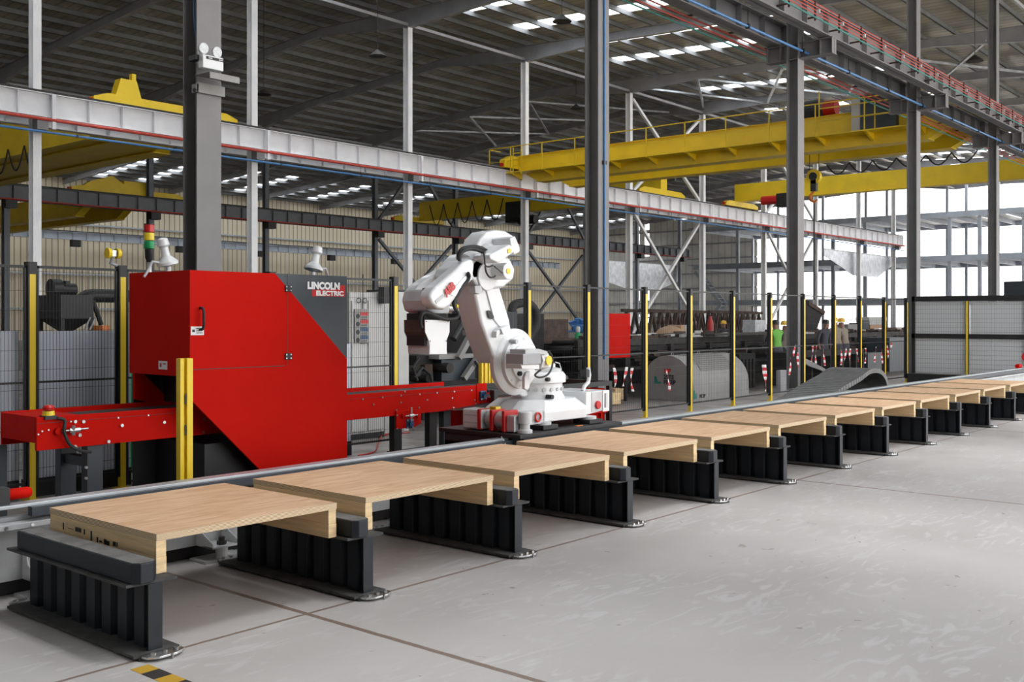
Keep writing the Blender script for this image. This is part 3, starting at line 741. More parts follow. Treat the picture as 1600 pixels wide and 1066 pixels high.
# end stop buffers
def buffer(x, y, z, lab, ln, d=1):
    t = thing('track_buffer', (x, y, z), lab, 'end buffer', 'red buffers at the track ends')
    MB().box(x - 0.12, x, y - 0.05, y + 0.05, z - 0.06, z + 0.05).build('mount', 'blk', t)
    MB().lathe([(0.03, 0), (0.036, 0.01), (0.036, ln - 0.02), (0.028, ln)], (x, y, z), 16, (d, 0, 0)).build('bumper', 'red', t, smooth=True)
bx, bz = onY(10, 777, 6.62)
buffer(bx, 6.62, 0.64, 'ribbed red buffer on a black mount at the near left end of the track', 0.15)
e = thing('track_buffer', (26.2, 6.6, 0.58), 'small red buffer at the far end of the track before the mesh fence', 'end buffer', 'red buffers at the track ends')
MB().cyl((25.9, 6.6, 0.63), (26.15, 6.6, 0.63), 0.05, 12).build('bumper', 'red', e)
MB().cyl((26.5, 6.55, 0.83), (26.56, 6.55, 0.83), 0.11, 16).build('disc', 'rlamp', e)
MB().box(26.15, 26.6, 6.5, 6.7, 0.56, 0.60).box(26.5, 26.54, 6.53, 6.57, 0.58, 0.83).build('mount', 'whited', e)

# cable chain: ribbed belt looping over
ch = []
for px, py in ((1290, 622), (1318, 606), (1345, 590), (1362, 578)):
    pass
def chain():
    y0, y1 = 6.72, 7.46
    t = thing('cable_chain', (14.6, y0, 0.4), 'grey ribbed cable chain arching up over the track behind the platforms', 'cable chain')
    xa = onY(1290, 640, y0)[0]; 
    pts = []
    A = [(1262, 640), (1290, 627), (1318, 608), (1345, 592), (1360, 581), (1374, 580), (1383, 588), (1387, 600), (1387, 612)]
    P_ = [onY(px, py, y0) for px, py in A]
    # smooth
    Q = []
    for i in range(len(P_) - 1):
        p0 = P_[max(0, i - 1)]; p1 = P_[i]; p2 = P_[i + 1]; p3 = P_[min(len(P_) - 1, i + 2)]
        for k in range(7):
            u = k / 7
            Q.append(tuple(0.5 * ((2 * p1[j]) + (-p0[j] + p2[j]) * u + (2 * p0[j] - 5 * p1[j] + 4 * p2[j] - p3[j]) * u * u + (-p0[j] + 3 * p1[j] - 3 * p2[j] + p3[j]) * u ** 3) for j in range(2)))
    Q.append(P_[-1])
    Q = [(x, max(z, 0.375)) for x, z in Q]
    m_ = MB(); r_ = MB()
    for a, b in zip(Q, Q[1:]):
        m_.bar((a[0], (y0 + y1) / 2, a[1]), (b[0], (y0 + y1) / 2, b[1]), y1 - y0 - 0.04, 0.07)
        c_ = ((a[0] + b[0]) / 2, (y0 + y1) / 2, (a[1] + b[1]) / 2)
        r_.bar((a[0] * .92 + b[0] * .08, c_[1], a[1] * .92 + b[1] * .08), (a[0] * .08 + b[0] * .92, c_[1], a[1] * .08 + b[1] * .92), y1 - y0, 0.078)
    m_.build('belt', 'rubber', t); tag(r_.build('links', 'chainm', t), kind='stuff')
chain()

# ================================================================== RED CUTTING MACHINE
BX0, BX1, BY0, BY1 = 5.03, 6.80, 7.92, 8.92
bm_ = thing('cutting_machine', (BX0, BY0, 0), 'large red plasma cutting enclosure with dark blue corner panel and lettering', 'machine')
ZT, ZB = 2.165, 0.06
def f2(px, py): return onY(px, py, BY0)
A = f2(298, 623); B_ = f2(405, 733)
body = [(BX0, ZT), (BX1, ZT), (BX1, ZB), (B_[0] + 0.02, ZB), (B_[0], B_[1]), (BX0, A[1])]
# front panel split: red part and dark corner
d0 = f2(430, 428); d1 = f2(543, 561)
MB().prism([(BX0, ZT), (d0[0], ZT), (BX1, d1[1]), (BX1, ZB), (B_[0] + 0.06, ZB), (B_[0], B_[1]), (BX0, A[1])], 'Y', BY0, BY0 + 0.03).build('front_panel', 'red', bm_)
tag(MB().prism([(d0[0], ZT), (BX1, ZT), (BX1, d1[1])], 'Y', BY0, BY0 + 0.03).build('corner_panel', 'slate', bm_), 'dark slate triangular panel')
MB().box(BX0 + 0.001, BX0 + 0.03, BY0 + 0.03, BY1, 1.24, ZT).build('side_panel', 'red', bm_)
MB().box(BX1 - 0.03, BX1 - 0.001, BY0 + 0.03, BY1, 1.2, ZT).box(BX1 - 0.03, BX1 - 0.001, BY0 + 0.03, BY0 + 0.08, 0.06, 1.2).build('side_panel', 'red', bm_)
MB().box(BX0 + 0.03, BX1 - 0.03, BY0 + 0.03, BY1, ZT - 0.03, ZT - 0.005).build('roof_panel', 'slate', bm_)
MB().box(BX0 + 0.03, BX1 - 0.03, BY1 - 0.03, BY1, 0.0, ZT - 0.03).build('rear_panel', 'blk', bm_)
MB().box(BX0 + 0.25, BX1 - 0.03, BY0 + 0.16, BY1 - 0.03, 0.0, 0.62).build('inner_housing', 'blk', bm_)
MB().box(BX0 + 0.32, BX0 + 0.34, BY0 + 0.05, BY1 - 0.05, 0.96, 1.3).build('curtain', 'rubber', bm_)
MB().prism([(BX0 + 0.02, 1.24), (BX0 + 0.10, 1.24), (BX0 + 0.4, 0.95), (BX0 + 0.4, 0.9), (BX0 + 0.02, 1.0)], 'Y', BY1 - 0.06, BY1 - 0.03).build('rear_flange', 'red', bm_)
# seam and hinges
s1 = f2(298, 578)
MB().box(BX0, f2(445, 572)[0], BY0 - 0.002, BY0, s1[1] - 0.003, s1[1] + 0.003).box(f2(449, 430)[0] - 0.002, f2(449, 430)[0] + 0.002, BY0 - 0.002, BY0, s1[1], ZT).build('panel_seam', 'blk', bm_)
for px, py in ((450, 451), (450, 557)):
    x, z = f2(px, py)
    h = MB().box(x - 0.037, x + 0.037, BY0 - 0.012, BY0, z - 0.03, z + 0.03).build('hinge', 'blk', bm_, bevel=0.002)
    for dx in (-0.025, 0.025):
        for dz in (-0.017, 0.017): MB().cyl((x + dx, BY0 - 0.016, z + dz), (x + dx, BY0 - 0.012, z + dz), 0.007, 8).build('screw', 'chrome', h)
x, z = f2(314, 498)
MB().tube([(x - 0.01, BY0, z + 0.095), (x - 0.01, BY0 - 0.045, z + 0.09), (x - 0.01, BY0 - 0.06, z + 0.06), (x - 0.01, BY0 - 0.06, z - 0.06), (x - 0.01, BY0 - 0.045, z - 0.09), (x - 0.01, BY0, z - 0.095)], 0.012, 10).build('handle', 'rubber', bm_, smooth=True)
def sticker(x, z, wd, h, t, y):
    s_ = MB().box(x, x + wd, y - 0.002, y, z, z + h).build('label_plate', 'wht', t)
    k = MB().box(x + wd * .1, x + wd * .3, y - 0.003, y - 0.002, z + h * .35, z + h * .65)
    for i in range(3): k.box(x + wd * .4, x + wd * .9, y - 0.003, y - 0.002, z + h * (.22 + .25 * i), z + h * (.30 + .25 * i))
    k.build('print', 'blk', s_)
x, z = f2(298, 524); sticker(x, z, 0.13, 0.075, bm_, BY0)
sz_ = onX(248, 577, BX0); k = MB().box(BX0 - 0.002, BX0, sz_[0] - 0.14, sz_[0], sz_[1], sz_[1] + 0.075).build('label_plate', 'wht', bm_)
MB().box(BX0 - 0.003, BX0 - 0.002, sz_[0] - 0.05, sz_[0] - 0.02, sz_[1] + 0.02, sz_[1] + 0.055).box(BX0 - 0.003, BX0 - 0.002, sz_[0] - 0.12, sz_[0] - 0.07, sz_[1] + 0.045, sz_[1] + 0.055).build('print', 'rlamp', k)
# lettering
xa, za = f2(480, 451); xb, zb = f2(530, 441)
g_ = MB()
tm = text_mb('LINCOLN', 0.090, 0.001, 0.0022, 0.86)
wd = max(v[0] for v in tm.v); k_ = (f2(530, 445)[0] - xa) / wd
tm.v = [(v[0] * k_, v[1], v[2]) for v in tm.v]
bolder(tm, 0.0035); place(tm, T_negY(xa, BY0 - 0.003, za)).build('logo_lettering', 'wht', bm_)
xr0, zr0 = f2(487, 463); xr1, zr1 = f2(539, 450)
MB().prism([(xr0 + .004, zr0), (xr1 - .004, zr0), (xr1, zr0 + .006), (xr1, zr1 + .02), (xr1 - .004, zr1 + .025), (f2(532, 450)[0], zr1 + .025), (f2(530, 452)[0], f2(530, 452)[1]), (xr0, f2(487, 453)[1])], 'Y', BY0 - 0.002, BY0).build('logo_field', 'rlamp', bm_)
xe, ze = f2(493, 462.2)
tm = text_mb('ELECTRIC', 0.062, 0.001, 0.0015, 0.8)
wd = max(v[0] for v in tm.v); k_ = (f2(536, 461)[0] - xe) / wd
tm.v = [(v[0] * k_, v[1], v[2]) for v in tm.v]
bolder(tm, 0.0022); place(tm, T_negY(xe, BY0 - 0.004, ze + 0.004)).build('logo_lettering', 'wht', bm_)

# signal tower and sensor heads on its roof
x, z0_ = onY(233, 427, 8.75)
t = thing('signal_tower', (x, 8.75, ZT), 'stack light with red, amber and green lamps on the red machine', 'stack light')
MB().cyl((x, 8.75, ZT), (x, 8.75, ZT + 0.1), 0.022, 12).build('pole', 'chrome', t)
MB().lathe([(0.012, 0), (0.035, 0.06), (0.04, 0.14)], (x, 8.75, ZT + 0.08), 16).build('base', 'blk', t, smooth=True)
for k, (c_, h) in enumerate((('green', 0), ('amber', 1), ('rlamp', 2))):
    MB().cyl((x, 8.75, ZT + 0.225 + h * 0.076), (x, 8.75, ZT + 0.295 + h * 0.076), 0.046, 18).build('lamp', c_, t, bevel=0.004)
MB().cyl((x, 8.75, ZT + 0.447), (x, 8.75, ZT + 0.455), 0.047, 18).build('cap', 'blk', t)
def sensor(px, py, y, lab, flip=1):
    x, z = onY(px, py, y); t = thing('sensor_head', (x, y, z), lab, 'fume sensor', 'white sensor heads on the machine roof')
    MB().lathe([(0.02, 0), (0.095, 0.02), (0.095, 0.045), (0.04, 0.10), (0.035, 0.18), (0.055, 0.20), (0.045, 0.26), (0.01, 0.27)], (x, y, z), 20, (-0.25 * flip, 0, 1)).build('head', 'white', t, smooth=True)
    MB().cyl((x, y, z - 0.08), (x, y, z), 0.025, 10).build('neck', 'white', t)
    MB().tube([(x - 0.06 * flip, y, z + 0.03), (x - 0.16 * flip, y, z + 0.04), (x - 0.2 * flip, y, z - 0.04), (x - 0.24 * flip, y, z - 0.1)], 0.012, 8).build('hose', 'whited', t)
    return t
sensor(263, 417, 8.5, 'white cowl shaped sensor head above the left side of the red machine')
sensor(489, 425, 8.25, 'small white cowl shaped sensor head above the dark corner panel', -1)
lid = MB().box(*sorted((onY(420, 430, 9.0)[0], onY(428, 430, 9.0)[0])), 8.7, 8.75, ZT, ZT + 0.04).build('lifting_lug', 'yel', bm_)

# conveyor through the machine
def conveyor(x0, x1, lab, left):
    y0, y1 = 8.22, 8.87
    t = thing('belt_conveyor', (x0, y0, 0), lab, 'conveyor')
    MB().box(x0, x1, y0, y0 + 0.03, 0.69, 0.955).build('side_plate', 'red', t, bevel=0.003)
    MB().box(x0, x1, y1 - 0.03, y1, 0.69, 0.965).build('side_plate', 'red', t, bevel=0.003)
    MB().box(x0, x1, y0 - 0.002, y0, 0.906, 0.909).build('seam', 'blk', t)
    xb0 = x0 + 0.36 if left else x0; xb1 = x1 if left else x1 - 0.12
    b = MB().box(xb0, xb1, y0 + 0.05, y1 - 0.05, 0.86, 0.925).build('belt', 'grease', t)
    c_ = MB(); x = xb0
    while x < xb1 - 0.03:
        c_.box(x, x + 0.018, y0 + 0.11, y0 + 0.135, 0.925, 0.931); x += 0.036
    tag(c_.build('belt_lacing', 'blk', t), kind='stuff')
    if left:
        MB().box(x0, x0 + 0.03, y0 + 0.03, y1 - 0.03, 0.75, 0.96).box(x0 + 0.03, x0 + 0.36, y0 + 0.03, y1 - 0.03, 0.93, 0.955).build('end_cover', 'red', t, bevel=0.003)
    MB().box(x0 + 0.2, x1 - 0.1, y0 + 0.05, y1 - 0.05, 0.70, 0.72).build('under_plate', 'red', t)
    return t, y0
cl, cy = conveyor(3.84, BX0 + 0.75, 'red belt conveyor running into the left side of the red machine', True)
def cbolts(t, pts, r, y):
    for px, py in pts:
        x, z = onY(px, py, y); MB().cyl((x, y - 0.012, z), (x, y, z), r, 10).build('bolt', 'chrome', t)
cbolts(cl, [(117, 659), (130, 659), (124, 680), (117, 698), (190, 665), (256, 660), (169, 690), (318, 655), (318, 676)], 0.014, cy)
cbolts(cl, [(184, 653), (231, 649), (65, 674), (75, 672), (59, 679), (110, 659)], 0.007, cy)
# belt tensioner
x, z = onY(112, 672, cy)
MB().cyl((x - 0.12, cy - 0.03, z), (x - 0.12, cy, z), 0.03, 14).build('tension_disc', 'red', cl)
MB().cyl((x - 0.1, cy - 0.04, z), (x + 0.12, cy - 0.04, z + 0.005), 0.008, 8).cyl((x - 0.01, cy - 0.045, z - 0.04), (x - 0.01, cy - 0.045, z + 0.04), 0.016, 6).cyl((x - 0.04, cy - 0.04, z), (x + 0.05, cy - 0.04, z), 0.02, 6).build('tension_screw', 'chrome', cl)
# legs of the left stand
lg = thing('conveyor_stand', (4.3, 8.3, 0), 'dark steel leg frame under the left end of the red conveyor', 'conveyor stand')
xl = onY(145, 740, 8.3)[0]
MB().box(xl - 0.07, xl + 0.07, 8.26, 8.36, 0, 0.70).build('leg', 'slate', lg, bevel=0.004)
xl2 = xl
MB().box(xl - 0.07, xl + 0.07, 8.72, 8.82, 0, 0.70).build('leg', 'slate', lg, bevel=0.004)
MB().box(xl - 0.04, xl + 0.04, 8.36, 8.72, 0.50, 0.58).build('crossbar', 'slate', lg)
MB().box(xl - 0.04, xl + 0.04, 8.36, 8.72, 0.14, 0.2).build('crossbar', 'slate', lg)
MB().box(xl - 0.62, xl - 0.52, 8.72, 8.8, 0, 0.70).build('leg', 'slate', lg)
for zz in (0.42, 0.51): MB().cyl((xl - 0.085, 8.24, zz), (xl - 0.085, 8.26, zz), 0.012, 8).build('bolt', 'chrome', lg)
# emergency stop
x, z = onY(73, 650, 8.28)
es = thing('emergency_stop', (x, 8.24, 0.955), 'red mushroom emergency stop on a yellow box at the conveyor end', 'emergency stop')
MB().box(x - 0.05, x + 0.05, 8.20, 8.30, 0.935, 0.965).build('bracket', 'blk', es)
MB().cyl((x, 8.25, 0.965), (x, 8.25, 1.0), 0.05, 16, 0.045).build('collar', 'amber', es)
MB().lathe([(0.02, 0), (0.045, 0.01), (0.047, 0.03), (0.035, 0.045), (0.005, 0.052)], (x, 8.25, 1.0), 20).build('button', 'rlamp', es, smooth=True)
MB().tube(spline([(x + 0.05, 8.2, 0.94), (x + 0.10, 8.18, 0.92), (x + 0.09, 8.17, 0.83), (x + 0.14, 8.17, 0.72), (x + 0.24, 8.18, 0.66), (x + 0.34, 8.22, 0.64)]), 0.014, 8).build('cable', 'rubber', es, smooth=True)
cr_, cy = conveyor(BX1 + 0.01, onY(742, 605, 8.22)[0] + 0.12, 'red belt conveyor running out of the right side of the red machine', False)
cbolts(cr_, [(583, 632), (626, 629), (632, 612), (566, 624), (597, 621), (626, 618), (655, 616), (682, 614), (709, 612), (667, 625), (706, 622), (736, 610), (741, 625), (743, 631), (708, 637), (654, 637), (619, 641)], 0.009, cy)
def bearing(px, py, t, s_=0.07):
    x, z = onY(px, py, cy)
    o = MB().box(x - s_, x + s_, cy - 0.03, cy - 0.005, z - s_, z + s_).build('bearing', 'bluem', t, bevel=0.01)
    MB().cyl((x, cy - 0.06, z), (x, cy - 0.03, z), s_ * 0.6, 16, s_ * 0.45).build('bearing_cap', 'bluem', o, smooth=True)
    for a in (-1, 1):
        for b in (-1, 1): MB().cyl((x + a * s_ * .75, cy - 0.036, z + b * s_ * .75), (x + a * s_ * .75, cy - 0.03, z + b * s_ * .75), 0.01, 6).build('bolt', 'chrome', o)
xq = onY(752, 618, cy)[0]
MB().box(xq - 0.09, xq + 0.09, cy - 0.008, cy, 0.74, 0.975).build('end_plate', 'red', cr_, bevel=0.003)
bearing(753, 618, cr_, 0.055)
x, z = onY(637, 650, cy)
MB().prism([(x - 0.19, 0.74), (x + 0.19, 0.74), (x + 0.19, 0.58), (x + 0.08, 0.545), (x - 0.19, 0.545)], 'Y', cy - 0.02, cy).build('drive_plate', 'red', cr_, bevel=0.003)
bearing(638, 662, cr_, 0.052)
for px in (627, 650):
    xx, zz = onY(px, 649, cy); MB().cyl((xx, cy - 0.045, zz), (xx, cy - 0.02, zz), 0.025, 12).build('tension_disc', 'red', cr_)
xx, zz = onY(638, 649, cy)
MB().cyl((xx - 0.09, cy - 0.05, zz), (xx + 0.09, cy - 0.05, zz), 0.007, 8).cyl((xx, cy - 0.05, zz - 0.07), (xx, cy - 0.05, zz + 0.09), 0.009, 8).cyl((xx - 0.03, cy - 0.05, zz), (xx + 0.03, cy - 0.05, zz), 0.018, 6).build('tension_screw', 'chrome', cr_)
cbolts(cr_, [(620, 649), (655, 648), (620, 670), (653, 668), (645, 672), (630, 672)], 0.008, cy - 0.02)
lg = thing('conveyor_stand', (7.9, 8.3, 0), 'black leg frame under the right hand red conveyor', 'conveyor stand')
for px, m_ in ((620, 'blk'), (675, 'blk'), (697, 'slate')):
    xl = onY(px, 690, 8.4)[0]
    MB().box(xl - 0.06, xl + 0.06, 8.38, 8.46, 0, 0.70).build('leg', m_, lg, bevel=0.003)
xl = onY(620, 690, 8.4)[0]
MB().box(xl, onY(697, 690, 8.4)[0], 8.5, 8.56, 0.2, 0.26).build('crossbar', 'blk', lg)
cv = MB().prism([(8.55, 0.70), (10.1, 0.79), (10.1, 0.76), (9.3, 0.66)], 'Y', 8.1, 8.8); cv.build('chute_tray', 'blk', cr_)
# collecting bin behind the robot
bn = thing('scrap_bin', (9.8, 8.1, 0), 'red bin with black rim behind the robot base', 'scrap bin')
xa, xb = onY(768, 640, 8.15)[0], onY(940, 640, 8.15)[0]
MB().box(xa, xb, 8.10, 8.14, 0.12, 0.80).build('bin_wall', 'red', bn); MB().box(xa, xb, 8.86, 8.9, 0.12, 0.80).build('bin_wall', 'red', bn)
MB().box(xa, xa + 0.04, 8.14, 8.86, 0.12, 0.80).build('bin_wall', 'red', bn); MB().box(xb - 0.04, xb, 8.14, 8.86, 0.12, 0.8).build('bin_wall', 'red', bn)
MB().box(xa, xb, 8.14, 8.86, 0.10, 0.16).build('bin_floor', 'red', bn)
for xx in (xb - 0.12, xb - 0.45, xb - 0.78):
    MB().box(xx - 0.02, xx + 0.02, 8.06, 8.10, 0.14, 0.78).build('rib', 'red', bn)
MB().box(xb - 1.2, xb, 8.05, 8.10, 0.48, 0.52).build('rib', 'red', bn)
MB().box(xa - 0.1, xb + 0.06, 8.02, 8.09, 0.84, 0.90).box(xa - 0.1, xb + 0.06, 8.9, 8.97, 0.84, 0.90).box(xb, xb + 0.06, 8.09, 8.9, 0.84, 0.90).box(xb, xb + 0.06, 8.02, 8.08, 0, 0.84).box(xb, xb + 0.06, 8.9, 8.97, 0, 0.84).box(xa - .1, xa - .04, 8.02, 8.08, 0, 0.84).build('rim', 'blk', bn)
for yy in (8.2, 8.4, 8.6): MB().box(xa, xa + 0.9, yy, yy + 0.03, 0.86, 0.89).build('bar', 'blk', bn)

# light curtain posts
def lc_post(x, y, h, lab, z0=0.0):
    t = thing('light_curtain_post', (x, y, z0), lab, 'light curtain post', 'yellow light curtain posts')
    MB().box(x - 0.055, x - 0.02, y, y + 0.06, z0, h).build('profile', 'yelp', t, bevel=0.003)
    MB().box(x - 0.02, x - 0.0, y + 0.02, y + 0.06, z0, h - 0.004).build('groove', 'yel', t)
    MB().box(x + 0.0, x + 0.055, y - 0.01, y + 0.06, z0, h).build('profile', 'yelp', t, bevel=0.003)
    MB().box(x - 0.075, x + 0.075, y - 0.02, y + 0.08, z0, z0 + 0.01).build('foot', 'yelp', t)
    return t
lp = lc_post(4.655, 7.38, 1.425, 'bare yellow post with two grooves in front of the red machine')
for zz in (0.85, 1.1): MB().box(4.64, 4.65, 7.372, 7.38, zz - 0.04, zz + 0.04).build('clip', 'blk', lp)
lc_post(onY(757, 600, 9.3)[0], 9.3, 1.30, 'yellow post just left of the robot lower arm, behind the conveyor end')

# ================================================================== SAFETY FENCE
FY = 9.96
def post_mesh(t, x, y, h=2.29, wd=0.07):
    MB().box(x - wd / 2 - 0.010, x - wd / 2 + 0.006, y - 0.03, y + 0.03, 0.12, h).box(x + wd / 2 - 0.006, x + wd / 2 + 0.010, y - 0.03, y + 0.03, 0.12, h).box(x - wd / 2 - 0.012, x + wd / 2 + 0.012, y + 0.02, y + 0.05, 0.14, h).build('post_clamp', 'blk', t)
    MB().box(x - wd / 2 + 0.006, x + wd / 2 - 0.006, y - 0.035, y + 0.02, 0.0, h - 0.12).build('fence_post', 'yelp', t)
    MB().box(x - wd / 2, x + wd / 2, y - 0.035, y + 0.03, h - 0.12, h).box(x - wd / 2, x + wd / 2, y - 0.033, y + 0.03, 0.14, 0.22).build('post_cap', 'blk', t)
    MB().box(x - 0.07, x + 0.07, y - 0.05, y + 0.07, 0, 0.01).build('foot_plate', 'yelp', t)
def mesh_panel(t, a, b, y, z0=0.16, z1=2.25, axis='X', step=0.033, wire=0.0035):
    m_ = MB()
    def bx_(u0, u1, z0_, z1_, d):
        if axis == 'X': m_.box(u0, u1, y - d, y + d, z0_, z1_)
        else: m_.box(y - d, y + d, u0, u1, z0_, z1_)
    n = max(2, int((b - a) / step))
    for i in range(1, n):
        u = a + (b - a) * i / n; bx_(u - wire / 2, u + wire / 2, z0, z1, wire / 2)
    z = z0 + 0.14
    while z < z1:
        bx_(a, b, z - wire / 2, z + wire / 2, wire / 2 + 0.002); z += 0.19
    m_.build('wire_mesh', 'mesh', t)
    f = MB(); m_ = f
    def bf(u0, u1, za, zb, d):
        if axis == 'X': f.box(u0, u1, y - d, y + d, za, zb)
        else: f.box(y - d, y + d, u0, u1, za, zb)
    bf(a, b, z1 - 0.02, z1 + 0.005, 0.012); bf(a, b, z0 - 0.01, z0 + 0.015, 0.012); bf(a, b, 1.12, 1.14, 0.008)
    bf(a, a + 0.02, z0, z1, 0.012); bf(b - 0.02, b, z0, z1, 0.012)
    f.build('panel_frame', 'blk', t)
def fence(xs_, lab, gaps=()):
    t = thing('safety_fence', (xs_[0], FY, 0), lab, 'safety fence', 'yellow and black wire fence sections')
    for x in xs_: post_mesh(t, x, FY)
    for i, (a, b) in enumerate(zip(xs_, xs_[1:])):
        if i in gaps: continue
        near = b < 13
        mesh_panel(t, a + 0.05, b - 0.05, FY, step=0.033 if near else 0.06, wire=0.0032 if near else 0.0017)
    return t
fence([3.0, 4.6, 5.53, 7.4, 9.36], 'black wire fence with yellow posts behind the red machine and conveyor')
fence([11.15, 12.12, 13.64, 15.35, 16.88, 18.53, 20.15, 21.77, 23.44, 25.0, 26.6, 28.2], 'long see-through wire fence with yellow posts right of the robot')
# stray head on the fence post
x, z = onY(180, 396, 9.9)
t = thing('warning_horn', (x, 9.96, 2.29), 'pair of small yellow speakers on a bracket above a fence post', 'warning lamp')
for dx in (-0.055, 0.045):
    MB().cyl((x + dx - .02, 9.93, z), (x + dx + 0.02, 9.93, z), 0.055, 14, 0.05).build('speaker', 'yel', t)
MB().cbox((x, 9.93, z), 0.06, 0.05, 0.06).build('joint', 'chrome', t)
MB().tube([(x, 9.93, z - 0.02), (x - 0.02, 9.95, z - 0.1), (x + 0.05, 9.96, 2.29)], 0.02, 8).build('bracket', 'steel', t)
# white screens behind the left fence
for i, (a, b, h) in enumerate(((2.2, 4.55, 1.625), (4.6, 5.72, 1.62), (7.3, 8.75, 1.42))):
    m_ = MB().box(a, b, 10.12, 10.15, 0.18, h)
    o = m_.build('screen_panel', 'panel', org=(a, 10.12, 0.18))
    MB().box(a, b, 10.10, 10.17, 0.0, 0.18).build('base_rail', 'blk', o).location = Vector((0, 0, 0))
    tag(o, ['white plastic screen behind the fence at the far left edge', 'white plastic screen behind the fence left of the red machine', 'small white screen behind the fence right of the red machine'][i], 'screen', 'white screens behind the fence')
# end panels: mesh with grey backing at the end of the cell
X9 = 28.35
t = thing('mesh_gate', (X9, 7.0, 0), 'grey backed mesh gate of four panes closing the far end of the cell', 'mesh gate')
ys4 = [9.83, 8.43, 7.0]
for (a, b) in ((8.49, 9.78), (7.05, 8.37)):
    for z0_, z1_ in ((0.28, 1.21), (1.33, 2.18)):
        MB().box(X9 + 0.02, X9 + 0.035, a, b, z0_, z1_).build('backing_panel', 'mgate', t)
    m_ = MB(); yy = a
    while yy < b: m_.box(X9, X9 + 0.003, yy, yy + 0.0025, 0.28, 2.18); yy += 0.06
    zz = 0.3
    while zz < 2.18: m_.box(X9, X9 + 0.004, a, b, zz, zz + 0.004); zz += 0.12
    m_.build('wire_mesh', 'mesh', t)
MB().box(X9 - 0.03, X9 + 0.05, 6.95, 9.86, 2.19, 2.33).box(X9 - 0.03, X9 + 0.05, 6.95, 9.86, 1.21, 1.33).box(X9 - 0.03, X9 + 0.05, 9.78, 9.86, 0, 2.33).box(X9 - 0.03, X9 + 0.05, 6.9, 7.05, 0, 2.33).box(X9 - 0.03, X9 + 0.05, 8.39, 8.47, 0, 2.2).build('gate_frame', 'blk', t)
MB().box(X9 - 0.06, X9 - 0.03, 8.41, 8.45, 0.0, 2.19).build('fence_post', 'yelp', t)
MB().box(X9 - 0.25, X9 + 0.3, 6.95, 9.9, 0.0, 0.26).build('plinth', 'blk', t)

# ================================================================== ROBOT
RX, RY = 8.62, 6.95
rb = thing('industrial_robot', (RX, RY, 0.6), 'large white six axis robot arm reaching towards the red machine', 'robot')
def W(pts, y): return [onY(px, py, y) for px, py in pts]
# carriage
cg = thing('robot_carriage', (8.4, 6.9, 0.5), 'black carriage plate on the track carrying the white robot', 'robot carriage')
MB().box(7.62, 9.35, 6.36, 7.45, 0.585, 0.625).build('carriage_plate', 'blk', cg, bevel=0.004)
MB().box(7.7, 9.25, 6.38, 6.44, 0.50, 0.585).box(7.66, 7.72, 6.44, 7.4, 0.40, 0.585).build('skirt', 'slate', cg)
MB().box(7.66, 9.2, 6.68, 7.4, 0.37, 0.5).build('bearing_block', 'darkm', cg)
MB().tube([(7.64, 6.62, 0.60), (7.55, 6.5, 0.55), (7.52, 6.42, 0.48), (7.56, 6.4, 0.42), (7.62, 6.4, 0.42)], 0.008, 8).build('cable', 'white', cg)
MB().box(7.60, 7.66, 6.38, 6.41, 0.42, 0.52).build('tag_plate', 'whited', cg)
MB().box(8.62, 8.72, 6.42, 6.46, 0.626, 0.632).build('marking', 'orange', cg)
# drive motor with gearbox along the plate's left edge
MX = 7.78
gm = thing('drive_motor', (MX, 6.9, 0.625), 'silver and white drive motor with red flanges on the carriage beside the robot', 'drive motor')
def yx(px): return onX(px, 660, MX)[0]
def zc(px, py): return onX(px, py, MX)[1]
zm = 0.735
MB().box(MX - 0.095, MX + 0.095, yx(762), yx(732), zm - 0.10, zm + 0.10).build('motor_body', 'white', gm, bevel=0.02, seg=3)
MB().box(MX - 0.098, MX + 0.098, yx(762) + 0.02, yx(732) - 0.03, zm - 0.045, zm - 0.03).box(MX - 0.098, MX + 0.098, yx(762) + 0.02, yx(732) - 0.03, zm + 0.03, zm + 0.045).build('cooling_rib', 'whited', gm)
for px, nm in ((759, 1), (778, 1), (797, 1)):
    MB().box(MX - 0.105, MX + 0.105, yx(px + 2) , yx(px - 3), zm - 0.105, zm + 0.105).build('flange', 'rlamp', gm, bevel=0.01)
MB().lathe([(0.07, 0), (0.095, 0.05), (0.095, 0.13)], (MX, yx(764), zm), 24, (0, -1, 0)).build('gear_neck', 'rail', gm, smooth=True)
MB().lathe([(0.088, 0), (0.088, abs(yx(782) - yx(796)))], (MX, yx(781), zm), 24, (0, -1, 0)).build('gear_stage', 'rail', gm, smooth=True)
MB().box(MX - 0.03, MX + 0.04, yx(778), yx(768), zm + 0.09, zm + 0.13).build('connector', 'amber', gm)
MB().box(MX - 0.08, MX + 0.06, yx(812), yx(799), zm - 0.1, zm + 0.06).build('bracket', 'rail', gm, bevel=0.01)
MB().lathe([(0.075, 0), (0.075, 0.03), (0.05, 0.04), (0.05, 0.09), (0.068, 0.095), (0.068, 0.2), (0.06, 0.21)], (MX + 0.02, yx(818), 0.626), 22).build('lubricator', 'whited', gm, smooth=True)
